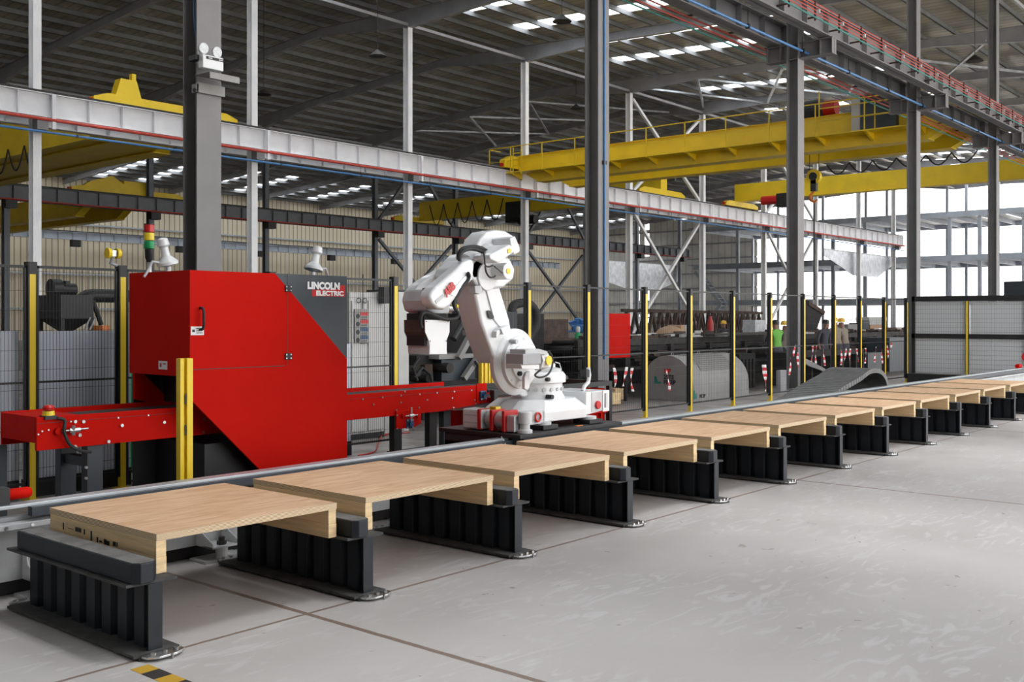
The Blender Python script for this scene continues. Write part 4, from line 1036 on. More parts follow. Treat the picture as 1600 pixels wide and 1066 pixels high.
# base casting
b = MB()
oct_ = [(-0.62, -0.12), (-0.42, -0.44), (0.30, -0.47), (0.50, -0.34), (0.50, 0.34), (0.30, 0.47), (-0.42, 0.44), (-0.62, 0.12)]
k = 0.92
lo = [(RX + x * k, RY + y * k, 0.69) for x, y in oct_]; md = [(RX + x * k, RY + y * k, 0.80) for x, y in oct_]; up = [(RX + x * k * .72, RY + y * k * .78, 0.90) for x, y in oct_]
vs = lo + md + up; fs = [tuple(range(7, -1, -1)), tuple(range(16, 24))]
for r in range(2):
    for i in range(8): fs.append((r * 8 + i, r * 8 + (i + 1) % 8, (r + 1) * 8 + (i + 1) % 8, (r + 1) * 8 + i))
b.add(vs, fs); b.build('base_casting', 'white', rb, bevel=0.012)
for dx, dy in ((-0.42, -0.40), (0.36, -0.40), (-0.42, 0.40), (0.36, 0.40)):
    MB().box(RX + dx - 0.12, RX + dx + 0.12, RY + dy - 0.11, RY + dy + 0.11, 0.63, 0.672).build('mounting_pad', 'rubber', rb, bevel=0.004)
    MB().cyl((RX + dx, RY + dy, 0.67), (RX + dx, RY + dy, 0.70), 0.09, 20).build('pad_disc', 'whited', rb)
def ring(x, y, z, r, rt, parent, name='lifting_ring', m='rlamp'):
    pts = [(x + r * math.cos(a * PI / 9), y, z + r * math.sin(a * PI / 9)) for a in range(19)]
    MB().tube(pts, rt, 8).build(name, m, parent, smooth=True)
x, z = onY(839, 652, RY - 0.45); 
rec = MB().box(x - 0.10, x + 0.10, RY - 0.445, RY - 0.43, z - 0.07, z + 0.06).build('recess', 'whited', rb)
ring(x, RY - 0.465, z, 0.042, 0.010, rb)
x, z = onY(904, 646, RY - 0.30)
# rear connector box
xr = RX + 0.42
MB().prism([(xr, 0.70), (xr + 0.42, 0.74), (xr + 0.42, 0.95), (xr, 0.95)], 'Y', RY - 0.33, RY + 0.2).build('connector_box', 'white', rb, bevel=0.006)
MB().box(xr + 0.10, xr + 0.28, RY - 0.336, RY - 0.33, 0.73, 0.94).build('recess', 'whited', rb)
MB().cyl((xr + 0.2, RY - 0.36, 0.80), (xr + 0.2, RY - 0.33, 0.80), 0.045, 20).build('socket', 'rlamp', rb, bevel=0.006)
pl = MB().box(xr + 0.30, xr + 0.42, RY - 0.342, RY - 0.33, 0.72, 0.95).build('rating_plate', 'wht', rb)
MB().box(xr + 0.33, xr + 0.35, RY - 0.344, RY - 0.342, 0.76, 0.92).box(xr + 0.37, xr + 0.375, RY - 0.344, RY - 0.342, 0.76, 0.92).build('print', 'grease', pl)
# connector hook arm
MB().tube([(xr + 0.12, RY - 0.2, 0.95), (xr + 0.15, RY - 0.2, 1.0), (xr + 0.22, RY - 0.2, 1.04), (xr + 0.24, RY - 0.2, 1.12), (xr + 0.22, RY - 0.2, 1.20)], 0.022, 8).build('cable_arm', 'white', rb, smooth=True)
MB().box(xr + 0.13, xr + 0.19, RY - 0.24, RY - 0.16, 1.10, 1.18).build('plug', 'blk', rb)
# slewing ring
sl = MB().lathe([(0.30, 0.88), (0.285, 0.92), (0.265, 0.95), (0.265, 1.06), (0.30, 1.07), (0.30, 1.14), (0.27, 1.18)], (RX, RY, 0), 48).build('slewing_ring', 'white', rb, smooth=True)
for a in range(20):
    t_ = 2 * PI * a / 20; cx, cy_ = RX + 0.275 * math.cos(t_), RY + 0.275 * math.sin(t_)
    MB().cyl((RX + 0.262 * math.cos(t_), RY + 0.262 * math.sin(t_), 1.0), (RX + 0.278 * math.cos(t_), RY + 0.278 * math.sin(t_), 1.0), 0.02, 8).build('ring_bolt', 'whited', sl)
for sx_ in (-0.16, 0.24):
    yy_ = RY - math.sqrt(max(0, 0.30 ** 2 - sx_ ** 2)); MB().cyl((RX + sx_, yy_ - 0.03, 1.11), (RX + sx_, yy_ + 0.03, 1.11), 0.022, 12).build('rubber_plug', 'blk', rb)
MB().cyl((RX - 0.16, RY - 0.33, 0.93), (RX - 0.16, RY - 0.25, 0.93), 0.024, 12).build('rubber_plug', 'blk', rb)
# rotating turret frame
tf = [(775, 565), (800, 545), (812, 612), (838, 618), (868, 612), (868, 600), (850, 596), (868, 565), (858, 560), (846, 562)]
MB().prism(W([(776, 560), (790, 540), (830, 560), (842, 600), (868, 604), (868, 618), (810, 620), (793, 610), (784, 592)], 6.95), 'Y', 6.88, 7.02).build('turret', 'white', rb, bevel=0.02, seg=3)
MB().prism(W([(841, 561), (852, 560), (853, 566), (866, 568), (866, 612), (832, 612)], 7.12), 'Y', 7.10, 7.22).build('turret_cheek', 'white', rb, bevel=0.01)
MB().lathe([(0.24, 1.12), (0.25, 1.16), (0.25, 1.21), (0.2, 1.22)], (RX, RY, 0), 40).build('turret_collar', 'whited', rb, smooth=True)
# shoulder gearbox: disc facing -Y
shx, shz = onY(816, 566, 6.72)
MB().lathe([(0.34, 0.0), (0.34, 0.05), (0.30, 0.085), (0.27, 0.09), (0.265, 0.13), (0.19, 0.15), (0.185, 0.17)], (shx, 6.86, shz), 44, (0, -1, 0)).build('shoulder_gearbox', 'white', rb, smooth=True)
for a in range(10):
    t_ = 2 * PI * a / 10 + 0.2
    MB().cyl((shx + 0.235 * math.cos(t_), 6.75, shz + 0.235 * math.sin(t_)), (shx + 0.235 * math.cos(t_), 6.72, shz + 0.235 * math.sin(t_)), 0.014, 8).build('gearbox_bolt', 'whited', rb)
for px, py in ((814, 584), (808, 534)):
    x, z = onY(px, py, 6.66); MB().cyl((x, 6.66, z), (x, 6.75, z), 0.024, 14).build('rubber_plug', 'blk' if py > 570 else 'whited', rb)
MB().prism(W([(786, 592), (794, 588), (803, 602), (800, 608), (793, 604)], 6.84), 'Y', 6.83, 6.9).build('opening', 'blk', rb)
# shoulder motor
q = W([(805, 553), (833, 553), (833, 570), (806, 570)], 6.5)
MB().box(q[0][0], q[1][0], 6.40, 6.62, q[3][1], q[0][1]).build('motor_window', 'steel', rb, bevel=0.006)
q = W([(803, 547), (836, 547), (836, 578), (803, 576)], 6.5)
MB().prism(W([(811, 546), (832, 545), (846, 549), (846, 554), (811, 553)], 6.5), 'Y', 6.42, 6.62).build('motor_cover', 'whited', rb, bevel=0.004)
MB().prism(W([(804, 569), (833, 569), (833, 577), (806, 576)], 6.5), 'Y', 6.42, 6.62).build('motor_cover', 'white', rb, bevel=0.004)
xh, zh = onY(849, 563, 6.5)
MB().cyl((xh - 0.10, 6.52, zh), (xh + 0.02, 6.52, zh), 0.10, 8).build('motor_cap', 'white', rb, bevel=0.008)
MB().cyl((xh - 0.02, 6.415, zh), (xh - 0.02, 6.408, zh), 0.05, 8).build('warning_sticker', 'amber', rb)
MB().tube(spline([onY(px, py, 6.5)[0:1] + (6.5,) + onY(px, py, 6.5)[1:2] for px, py in ((857, 548), (863, 560), (862, 575), (855, 586), (843, 590), (836, 586), (845, 578))]), 0.010, 8).build('cable', 'blk', rb, smooth=True)
MB().tube([onY(px, py, 7.2)[0:1] + (7.2,) + onY(px, py, 7.2)[1:2] for px, py in ((867, 566), (874, 568), (877, 578), (872, 588), (868, 592))], 0.007, 8).build('cable', 'whited', rb, smooth=True)
MB().prism(W([(823, 582), (828, 580), (828, 604), (825, 610), (820, 608), (820, 590)], 6.6), 'Y', 6.6, 6.64).build('hook_bracket', 'white', rb, bevel=0.006)
# lower arm
la = W([(739, 443), (752, 430), (776, 430), (781, 447), (797, 500), (800, 518), (790, 560), (778, 570), (770, 555), (752, 503)], 6.80)
MB().prism(la, 'Y', 6.80, 7.08).build('lower_arm', 'white', rb, bevel=0.03, seg=4)
MB().prism(W([(758, 447), (776, 446), (795, 505), (781, 511), (772, 500)], 6.79), 'Y', 6.785, 6.80).build('arm_face', 'white', rb, bevel=0.004)
ho = [(762, 487), (764, 485), (767, 486), (772, 494), (772, 498), (769, 499), (765, 497)]
MB().prism(W(ho, 6.775), 'Y', 6.778, 6.79).build('arm_slot', 'blk', rb)
MB().prism(W([(775, 518), (780, 514), (781, 520), (777, 527), (774, 528)], 6.75), 'Y', 6.74, 6.8).prism(W([(779, 514), (793, 508), (795, 518), (783, 523)], 6.75), 'Y', 6.72, 6.8).build('stop_block', 'white', rb, bevel=0.006)
# elbow and upper arm
MB().prism(W([(737, 412), (752, 396), (778, 392), (800, 404), (808, 420), (806, 436), (790, 450), (768, 452), (748, 447), (738, 432)], 6.72), 'Y', 6.74, 7.16).build('elbow_housing', 'white', rb, bevel=0.03, seg=3)
MB().cyl(*[(onY(765, 432, 6.7)[0], yy, onY(765, 432, 6.7)[1]) for yy in (6.72, 6.76)], 0.14, 30).build('elbow_disc', 'white', rb, bevel=0.008)
MB().prism(W([(742, 447), (751, 446), (754, 452), (750, 460), (743, 458)], 6.72), 'Y', 6.72, 6.8).build('elbow_lug', 'whited', rb, bevel=0.004)
pa = onY(790, 380, 6.93); pb = onY(733, 417, 6.93)
def P3(p, y): return (p[0], y, p[1])
MB().cyl(P3(onY(768, 396, 6.93), 6.93), P3(onY(728, 419, 6.93), 6.93), 0.135, 30, 0.15).build('arm_tube', 'white', rb, smooth=True)
MB().cyl(P3(onY(757, 402, 6.93), 6.93), P3(onY(750, 406, 6.93), 6.93), 0.165, 30).build('arm_collar', 'whited', rb, smooth=True)
MB().prism(W([(744, 390), (752, 372), (762, 362), (778, 359), (792, 361), (805, 369), (812, 386), (812, 393), (800, 399), (792, 388), (778, 391), (768, 399), (757, 402)], 6.85), 'Y', 6.86, 7.08).build('rear_housing', 'white', rb, bevel=0.025, seg=3)
MB().prism(W([(797, 372), (805, 369), (812, 386), (812, 394), (804, 398), (800, 392)], 6.62), 'Y', 6.62, 6.86).build('rear_cover', 'white', rb, bevel=0.01)
mb_ = MB().prism(W([(765, 399), (771, 395), (796, 382), (801, 385), (802, 395), (782, 410), (778, 411), (766, 405)], 6.52), 'Y', 6.52, 6.74).build('wrist_motor', 'white', rb, bevel=0.012)
MB().prism(W([(793, 390), (797, 388), (799, 391), (798, 395), (794, 396)], 6.515), 'Y', 6.513, 6.52).build('warning_sticker', 'amber', mb_)
x, z = onY(790, 424, 6.6)
mb_ = MB().cyl((x, 6.56, z), (x, 6.78, z), 0.085, 10).build('wrist_motor', 'white', rb, bevel=0.008)
MB().cyl((x - 0.01, 6.553, z), (x - 0.01, 6.56, z), 0.03, 10).build('warning_sticker', 'amber', mb_)
def tubeP(pts, y, r, name, m, y2=None):
    n = len(pts)
    return MB().tube(spline([P3(onY(px, py, y + ((y2 or y) - y) * i / (n - 1)), y + ((y2 or y) - y) * i / (n - 1)) for i, (px, py) in enumerate(pts)]), r, 10).build(name, m, rb, smooth=True)
tubeP([(717, 406), (717, 397), (722, 390), (731, 387), (742, 386), (753, 389), (762, 394), (768, 401), (770, 408)], 6.70, 0.022, 'cable_bundle', 'rubber')
tubeP([(718, 408), (719, 399), (725, 392), (736, 389), (750, 392), (760, 398), (766, 408)], 6.66, 0.018, 'cable_bundle', 'rubber')
tubeP([(755, 392), (757, 403), (758, 414), (763, 417), (770, 415)], 6.55, 0.008, 'cable', 'blk')
tubeP([(758, 416), (760, 426), (765, 433), (771, 433), (774, 431)], 6.55, 0.009, 'cable', 'blk')
tubeP([(772, 416), (779, 422), (785, 427)], 6.55, 0.006, 'cable', 'blk')
# fork: near prong, far prong, bridge
MB().prism(W([(738, 404), (742, 412), (741, 424), (738, 440), (728, 446), (704, 478), (695, 484), (684, 483), (675, 475), (671, 464), (674, 455), (682, 447), (712, 422), (724, 410)], 6.60), 'Y', 6.60, 6.74).build('near_fork', 'white', rb, bevel=0.028, seg=4)
MB().prism(W([(740, 402), (728, 409), (706, 414), (696, 418), (668, 434), (652, 445), (643, 457), (640, 470), (643, 480), (650, 486), (660, 485), (666, 476), (670, 460), (700, 444), (738, 430)], 7.12), 'Y', 7.10, 7.24).build('far_fork', 'white', rb, bevel=0.028, seg=4)
MB().prism(W([(742, 402), (744, 430), (712, 440), (697, 434), (700, 420), (716, 408)], 6.93), 'Y', 6.74, 7.1).build('fork_bridge', 'white', rb, bevel=0.02)
# recessed groove and cover plate on the near prong
MB().prism(W([(702, 459), (727, 431), (733, 433), (709, 463)], 6.596), 'Y', 6.594, 6.60).build('cover_plate', 'rail', rb)
MB().prism(W([(680, 470), (692, 460), (694, 464), (682, 475)], 6.596), 'Y', 6.594, 6.60).build('cover_plate', 'whited', rb)
tubeP([(731, 427), (733, 431), (731, 438), (722, 448), (715, 461), (710, 468), (709, 475), (711, 482), (716, 490), (713, 497), (704, 499), (692, 498), (680, 493), (670, 489), (662, 489), (658, 494), (657, 505), (659, 512)], 6.575, 0.017, 'wrist_hose', 'rubber', 6.72)
a_ = W([(697.5, 464), (710, 451)], 6.59); ang = math.atan2(a_[1][1] - a_[0][1], a_[1][0] - a_[0][0])
tm = text_mb('ABB', 0.1, 0.001, 0.0028, 0.85, 0.0)
wd = max(v[0] for v in tm.v); L_ = math.hypot(a_[1][0] - a_[0][0], a_[1][1] - a_[0][1]) * 1.12
tm.v = [(v[0] * L_ / wd, v[1], v[2]) for v in tm.v]
bolder(tm, 0.0035); place(tm, Matrix.Translation((a_[0][0], 6.586, a_[0][1])) @ Matrix.Rotation(-ang, 4, 'Y') @ Matrix.Rotation(PI / 2, 4, 'X')).build('logo_lettering', 'rlamp', rb)
# wrist block
q = W([(655, 448), (690, 448), (690, 492), (655, 492)], 6.9)
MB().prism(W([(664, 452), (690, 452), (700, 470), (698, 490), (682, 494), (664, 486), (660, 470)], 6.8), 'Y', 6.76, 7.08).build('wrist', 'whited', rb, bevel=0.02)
MB().prism(W([(657, 450), (668, 450), (668, 474), (657, 474)], 6.82), 'Y', 6.74, 6.80).build('valve_block', 'fic', rb, bevel=0.004)
x, z = onY(706, 482, 6.8)
MB().cyl((x - 0.06, 6.8, z), (x + 0.02, 6.8, z), 0.03, 12).build('coupling', 'chrome', rb)
x, z = onY(712, 482, 6.8); MB().cyl((x - 0.02, 6.78, z + .02), (x, 6.78, z + .02), 0.02, 10).build('coupling', 'amber', rb)
# tool: box shaped hood
TY0, TY1 = 6.70, 6.97
tool = thing('torch_hood', (onY(683, 525, TY0)[0], TY0, 1.6), 'white sheet metal hood hanging from the robot wrist', 'tool hood')
hd = W([(664, 500), (702.5, 500), (702.5, 519), (699, 529), (699, 553.5), (671, 553.5), (670, 532), (664.5, 519)], TY0)
MB().prism(hd, 'Y', TY0, TY0 + 0.008).build('front_plate', 'white', tool)
MB().prism([(x, z) for x, z in hd], 'Y', TY1, TY1 + 0.008).build('rear_plate', 'whited', tool)
x6, z6 = hd[5]; x7, z7 = hd[6]; x3, z3 = hd[3]
MB().box(x6 - 0.004, x6 + 0.004, TY0, TY1, z6, z7 - 0.002).build('side_plate', 'whited', tool)
MB().box(hd[4][0] - 0.008, hd[4][0], TY0, TY1, z6, z3).build('side_plate', 'white', tool)
MB().prism([hd[7], hd[0], (hd[0][0] + 0.02, hd[0][1]), (hd[7][0] + 0.02, hd[7][1]), (hd[6][0] + 0.02, hd[6][1]), hd[6]], 'Y', TY0 + 0.008, TY1).build('side_plate', 'rust', tool)  # dark brown plate stands in for the shaded open interior
MB().box(hd[0][0] + 0.02, hd[1][0] - 0.01, TY0 + 0.03, TY1 - 0.01, z7 - 0.05, hd[0][1] + 0.06).build('inner_bracket', 'darkm', tool)
MB().box(hd[5][0] + 0.05, hd[4][0] - 0.03, TY0 + 0.06, TY1 - 0.06, z6 + 0.005, z6 + 0.1).build('torch', 'blk', tool)
for px, py in ((666, 502.5), (700, 502.5), (672, 533), (697, 533)):
    x, z = onY(px, py, TY0); MB().cyl((x, TY0 - 0.003, z), (x, TY0, z), 0.005, 8).build('screw', 'grease', tool)

# ================================================================== EMERGENCY LIGHT AND TRAY ON THE BIG COLUMN
cx0, cx1, cyf = 7.05, 7.39, 10.95
el = thing('emergency_light', (7.2, 10.8, 4.75), 'white twin spot emergency light on the big grey column', 'emergency light')
MB().box(*sorted((onY(311, 95, 10.8)[0], onY(343.5, 95, 10.8)[0])), 10.72, 10.82, 4.72, 4.88).build('housing', 'white', el, bevel=0.01)
hx0, hx1 = onY(315, 95, 10.8)[0], onY(343.5, 95, 10.8)[0]
MB().box(hx0 + 0.01, hx1 - 0.005, 10.715, 10.72, 4.83, 4.862).build('display_strip', 'blk', el)
MB().box(hx0 + 0.04, hx0 + 0.09, 10.713, 10.715, 4.842, 4.85).box(hx1 - 0.07, hx1 - 0.02, 10.713, 10.715, 4.842, 4.85).build('print', 'wht', el)
MB().box(hx0 - 0.08, hx0, 10.80, 10.95, 4.82, 4.88).build('bracket', 'blk', el)
for px in (317, 338):
    x = onY(px, 77, 10.75)[0]
    h = MB().lathe([(0.03, 0.0), (0.06, 0.03), (0.066, 0.06), (0.06, 0.066)], (x, 10.79, 4.955 if px < 320 else 4.945), 24, (0, -1, -0.1)).build('spot_lamp', 'lens', el, smooth=True)
    MB().cyl((x, 10.79, 4.87), (x, 10.79, 4.92), 0.012, 8).build('lamp_stem', 'white', el)
stock_ = None
tb = thing('tray_bracket', (7.25, 10.8, 4.5), 'galvanised angle bracket clamped round the big grey column under the emergency light', 'bracket')
x0_, x1_ = onY(317, 115, 10.75)[0], onY(363, 120, 10.75)[0]
MB().box(x0_, x1_, 10.60, 10.62, 4.58, 4.66).box(x0_, x1_, 10.60, 10.93, 4.655, 4.66).build('angle', 'fic', tb)
MB().box(cx0 - 0.03, cx1 + 0.02, 10.90, 10.93, 4.46, 4.58).box(cx0 - 0.04, cx0 - 0.01, 10.90, 11.0, 4.46, 4.56).build('clamp_band', 'fic', tb)
MB().cyl((cx0 - 0.06, 10.92, 4.48), (cx0 - 0.02, 10.92, 4.48), 0.025, 8).build('clamp_bolt', 'grease', tb)

# ================================================================== CRANES
def end_truck(t, x0, x1, y, z0, z1, wd=0.35):
    MB().prism([(x0, z0), (x1, z0), (x1, z0 + (z1 - z0) * .6), (x1 - 0.5, z1), (x0 + 0.5, z1), (x0, z0 + (z1 - z0) * .6)], 'Y', y - wd / 2, y + wd / 2).build('end_truck', 'yel', t)
    for x in (x0 + 0.35, x1 - 0.35): MB().cyl((x, y - 0.05, z0 + 0.08), (x, y + 0.05, z0 + 0.08), 0.2, 18).build('wheel', 'grease', t)
    MB().box(x0 - 0.12, x0, y - 0.08, y + 0.08, z0 + 0.05, z0 + 0.2).build('bumper', 'rlamp', t)
def girder(t, x, y0, y1, z0, z1, wd=0.5, tap0=True, tap1=True, m='yel'):
    ya = y0 + (1.2 if tap0 else 0); yb_ = y1 - (1.2 if tap1 else 0); zt = z0 + (z1 - z0) * 0.5
    poly = [(y0, zt if tap0 else z0), (ya, z0), (yb_, z0), (y1, zt if tap1 else z0), (y1, z1), (y0, z1)]
    MB().prism(poly, 'X', x, x + wd).build('box_girder', m, t)
    MB().box(x - 0.08, x + wd + 0.08, y0, y1, z1, z1 + 0.03).box(x - 0.08, x + wd + 0.08, ya, yb_, z0 - 0.03, z0).build('girder_flange', 'yel', t)
c1 = thing('overhead_crane', (39.5, 22, 9), 'big yellow double girder overhead crane with handrail walkway', 'overhead crane')
girder(c1, 39.3, 11.85, 32.9, 8.42, 9.72, 0.55)
girder(c1, 41.9, 11.85, 32.9, 8.42, 9.72, 0.55)
end_truck(c1, 38.3, 44.2, 33.1, 9.12, 9.72); end_truck(c1, 38.3, 44.2, 11.62, 9.15, 9.75)
MB().box(38.45, 39.3, 13.0, 34.0, 8.83, 8.88).build('walkway', 'yel', c1)
yy = 13.2
while yy < 34:
    MB().prism([(38.45, 8.83), (39.3, 8.83), (39.3, 8.55)], 'Y', yy - 0.05, yy + 0.05).build('walkway_bracket', 'yel', c1)
    MB().box(38.43, 38.47, yy - 0.02, yy + 0.02, 8.8, 10.1).build('rail_post', 'yelp', c1); yy += 1.95
MB().box(38.43, 38.47, 13.0, 34.1, 10.07, 10.11).box(38.43, 38.47, 13.0, 34.1, 9.40, 9.425).box(38.43, 39.3, 34.07, 34.1, 10.07, 10.11).box(38.43, 38.47, 34.06, 34.1, 8.8, 10.11).build('handrail', 'yelp', c1)
ld = MB()
for yy in (31.9, 32.4): ld.box(38.3, 38.34, yy, yy + 0.04, 8.7, 10.0)
for zz in (8.8, 9.1, 9.4, 9.7): ld.box(38.3, 38.34, 31.9, 32.44, zz, zz + 0.04)
ld.build('ladder', 'yelp', c1)
ty0, ty1 = onX(1300, 160, 40.5)[0], onX(1262, 160, 40.5)[0]
hz_ = MB().box(39.6, 41.9, ty0, ty1, 9.75, 10.1).build('hoist_trolley', 'darkm', c1)
MB().cyl((40.2, ty0 + .3, 10.25), (40.2, ty1 - .1, 10.25), 0.4, 18).build('rope_drum', 'blk', hz_)
MB().cyl((39.8, ty0 - .5, 10.15), (39.8, ty0, 10.15), 0.3, 16).build('hoist_motor', 'rlamp', hz_)
MB().box(39.0, 39.3, onX(1400, 150, 39)[0], onX(1344, 150, 39)[0], 8.95, 10.3).build('electrical_cabinet', 'slate', c1)
MB().box(39.0, 39.3, onX(1343.5, 150, 39)[0], onX(1330, 150, 39)[0], 8.95, 10.2).build('electrical_cabinet', 'cab', c1)
MB().box(38.6, 38.64, 12.6, 17.0, 9.9, 9.94).box(38.6, 38.64, 12.6, 12.64, 8.85, 9.94).box(38.6, 38.64, 14.8, 14.84, 8.85, 9.94).box(38.6, 38.64, 17.0, 17.04, 8.85, 10.6).box(38.6, 38.64, 12.6, 17.0, 9.4, 9.43).build('handrail', 'yelp', c1)
def festoon(t, x, ys, z, drop, r=0.03):
    for a, b in zip(ys, ys[1:]):
        MB().tube([(x, a + (b - a) * k / 8, z - drop * math.sin(PI * k / 8)) for k in range(9)], r, 6).build('festoon_cable', 'rubber', t)
festoon(c1, 43.0, [12.4, 13.4, 14.4, 15.6, 16.6, 17.6, 18.6], 8.38, 0.45)
rp = thing('hook_block', (40.6, 18.1, 7.5), 'black crane hook block with yellow sheave hanging before the far crane', 'crane hook')
hx, hy, hz2 = atD(1272, 280, 42.7)
MB().cyl((hx - 0.1, hy, hz2 + 0.1), (hx + 0.1, hy, hz2 + 0.1), 0.30, 20).build('sheave', 'yel', rp)
MB().cyl((hx - 0.14, hy, hz2 + 0.1), (hx + 0.14, hy, hz2 + 0.1), 0.17, 20).build('sheave_cover', 'blk', rp)
MB().box(hx - 0.1, hx + 0.1, hy - 0.12, hy + 0.12, hz2 - 0.5, hz2 - 0.05).build('block', 'blk', rp)
MB().tube([(hx, hy, hz2 - 0.5), (hx, hy + 0.16, hz2 - 0.65), (hx, hy + 0.15, hz2 - 0.85), (hx, hy, hz2 - 0.95), (hx, hy - 0.14, hz2 - 0.85)], [0.05, 0.06, 0.07, 0.06, 0.03], 8).build('hook', 'orange', rp, smooth=True)
MB().tube([(hx, hy, hz2 - 0.9), (hx, hy, hz2 - 2.6), (hx, hy, 2.5)], 0.035, 6).build('sling', 'rubber', rp)
for dy in (-0.2, 0.2): MB().cyl((hx, hy + dy, hz2 + 0.2), (hx, hy + dy, 9.8), 0.015, 6).build('rope', 'grease', rp)
c2 = thing('overhead_crane', (62, 22, 9.5), 'single girder yellow crane far right with red electric hoist', 'overhead crane')
MB().box(62.0, 62.5, 11.4, 33.2, 9.5, 10.6).build('box_girder', 'yel', c2)
MB().box(61.9, 62.6, 11.4, 33.2, 9.46, 9.5).build('girder_flange', 'yel', c2)
end_truck(c2, 60.4, 64.8, 33.1, 9.12, 9.46); end_truck(c2, 60.4, 64.8, 11.62, 9.16, 9.46)
hq = onX(1207, 315, 61.7)
MB().cyl((61.7, hq[0] - 0.4, hq[1] + 0.1), (61.7, hq[0] + 0.7, hq[1] + 0.1), 0.28, 18).build('hoist_drum', 'rlamp', c2)
MB().box(61.4, 62.2, hq[0] - 1.3, hq[0] - 0.4, hq[1] - 0.4, hq[1] + 0.45).build('hoist_gear', 'blk', c2)
c3 = thing('overhead_crane', (19, 45, 9), 'dark yellow double girder crane at the upper left behind the pale runway', 'overhead crane')
girder(c3, 18.4, 34.25, 54.8, 8.15, 9.5, 0.6, m='yel'); girder(c3, 21.0, 34.25, 54.8, 8.0, 9.4, 0.6, m='yel')
MB().box(19.0, 21.0, 34.6, 54.5, 8.05, 8.1).build('girder_tie', 'yel', c3)
end_truck(c3, 17.8, 23.6, 34.05, 9.12, 9.55)
MB().prism([(18.6, 9.5), (19.6, 9.5), (19.4, 10.15), (18.8, 10.15)], 'Y', 33.9, 34.3).build('end_cover', 'yel', c3)
MB().box(19.25, 19.4, 33.95, 34.15, 10.15, 10.4).build('lifting_lug', 'yel', c3)
festoon(c3, 18.3, [39, 40.2, 41.6, 43, 44.5, 46], 8.4, 0.9, 0.03)
c4 = thing('overhead_crane', (54, 45, 9), 'dark yellow crane with looped cables behind the robot head', 'overhead crane')
MB().box(54.0, 54.6, 34.3, 54.8, 8.95, 10.3).build('box_girder', 'yel', c4)
end_truck(c4, 51.6, 56.8, 34.05, 9.12, 9.6); end_truck(c4, 51.6, 56.8, 55.08, 8.84, 9.2)
MB().box(54.0, 54.7, 33.9, 34.3, 9.4, 10.35).build('end_cover', 'yel', c4)
festoon(c4, 53.9, [46.5 + 0.0, 48.0, 49.4, 50.8, 52.2, 53.6], 10.0, 1.5, 0.035)
MB().box(53.3, 54.0, 44.2, 45.8, 8.2, 9.6).build('hoist', 'blk', c4)
MB().cyl((53.4, 43.2, 8.3), (53.4, 44.6, 8.3), 0.3, 14).build('hoist_motor', 'blk', c4)
c5 = thing('overhead_crane', (30, 68, 9), 'small yellow double girder crane over the far left bay', 'overhead crane')
girder(c5, 29.0, 56.15, 79.9, 7.6, 8.8, 0.5); girder(c5, 31.5, 56.15, 79.9, 7.6, 8.8, 0.5)
end_truck(c5, 28.0, 35.0, 55.95, 8.84, 9.2)
MB().prism([(28.6, 9.1), (33.0, 9.1), (33.0, 9.7), (31.2, 9.7), (31.2, 9.5), (30.5, 9.9), (29.2, 9.5)], 'Y', 55.9, 56.2).build('end_cover', 'yel', c5)

# ================================================================== BEHIND THE FENCE
def xs(px0, px1, y): return onY(px0, 500, y)[0], onY(px1, 500, y)[0]
def zs(px, py, y): return onY(px, py, y)[1]
# grey cabinet with warning signs
Yc = 11.3
a, b = xs(546, 600, Yc)
cb = thing('control_cabinet', (a, Yc, 0), 'tall grey control cabinet with warning signs behind the mesh right of the red machine', 'cabinet')
MB().box(a, b, Yc, Yc + 0.9, 0.08, 2.12).build('body', 'cab', cb, bevel=0.01)
MB().box(a + 0.03, (a + b) / 2 - 0.01, Yc - 0.02, Yc, 0.12, 2.0).build('door', 'cab', cb, bevel=0.004)
MB().box((a + b) / 2 + 0.01, b - 0.03, Yc - 0.02, Yc, 0.12, 2.0).build('door', 'cab', cb, bevel=0.004)
MB().box(a, b, Yc, Yc + 0.9, 0, 0.08).build('plinth', 'blk', cb)
p0, p1 = xs(555, 577, Yc - 0.05); z0_, z1_ = zs(566, 536, Yc), zs(566, 483, Yc)
sg = MB().box(p0, p1, Yc - 0.045, Yc - 0.03, z0_, z1_).build('sign_board', 'fic', cb)
hh = (z1_ - z0_) / 4.3
for i, c_ in enumerate(('rlamp', 'rlamp', 'bluem', 'bluem')):
    zz = z1_ - (i + 0.65) * hh
    MB().box(p0 + (p1 - p0) * .38, p1 - 0.02, Yc - 0.048, Yc - 0.045, zz - 0.02, zz + 0.03).build('sign_header', c_, sg)
    MB().cyl((p0 + (p1 - p0) * .2, Yc - 0.048, zz - 0.03), (p0 + (p1 - p0) * .2, Yc - 0.045, zz - 0.03), 0.035, 14).build('sign_symbol', 'blk', sg)
    for k in range(2): MB().box(p0 + (p1 - p0) * .42, p1 - 0.04, Yc - 0.047, Yc - 0.045, zz - 0.05 - k * 0.03, zz - 0.04 - k * 0.03).build('sign_text', 'blk', sg)
MB().tube([((p0 + p1) / 2 + 0.02, Yc - 0.04, z1_), ((p0 + p1) / 2 + 0.02, Yc - 0.04, z1_ + 0.5)], 0.008, 6).build('cable', 'blk', cb)
for dx in (-0.06, 0.06): ring((p0 + p1) / 2 + dx, Yc - 0.04, 2.0, 0.035, 0.006, cb, 'shackle', 'blk')
q0, q1 = xs(596, 602, Yc - .1)
MB().box(q0, q1 + 0.03, Yc - 0.16, Yc - 0.04, 1.96, 2.2).build('interlock_switch', 'blk', cb)
a, b = xs(601, 639, 11.6)
t = thing('machine_pillar', (a, 11.6, 0), 'pale grey upright pillar beside the grey control cabinet', 'pillar')
MB().box(a, b, 11.6, 12.0, 0, zs(620, 456, 11.6)).build('pillar', 'cab', t, bevel=0.006)
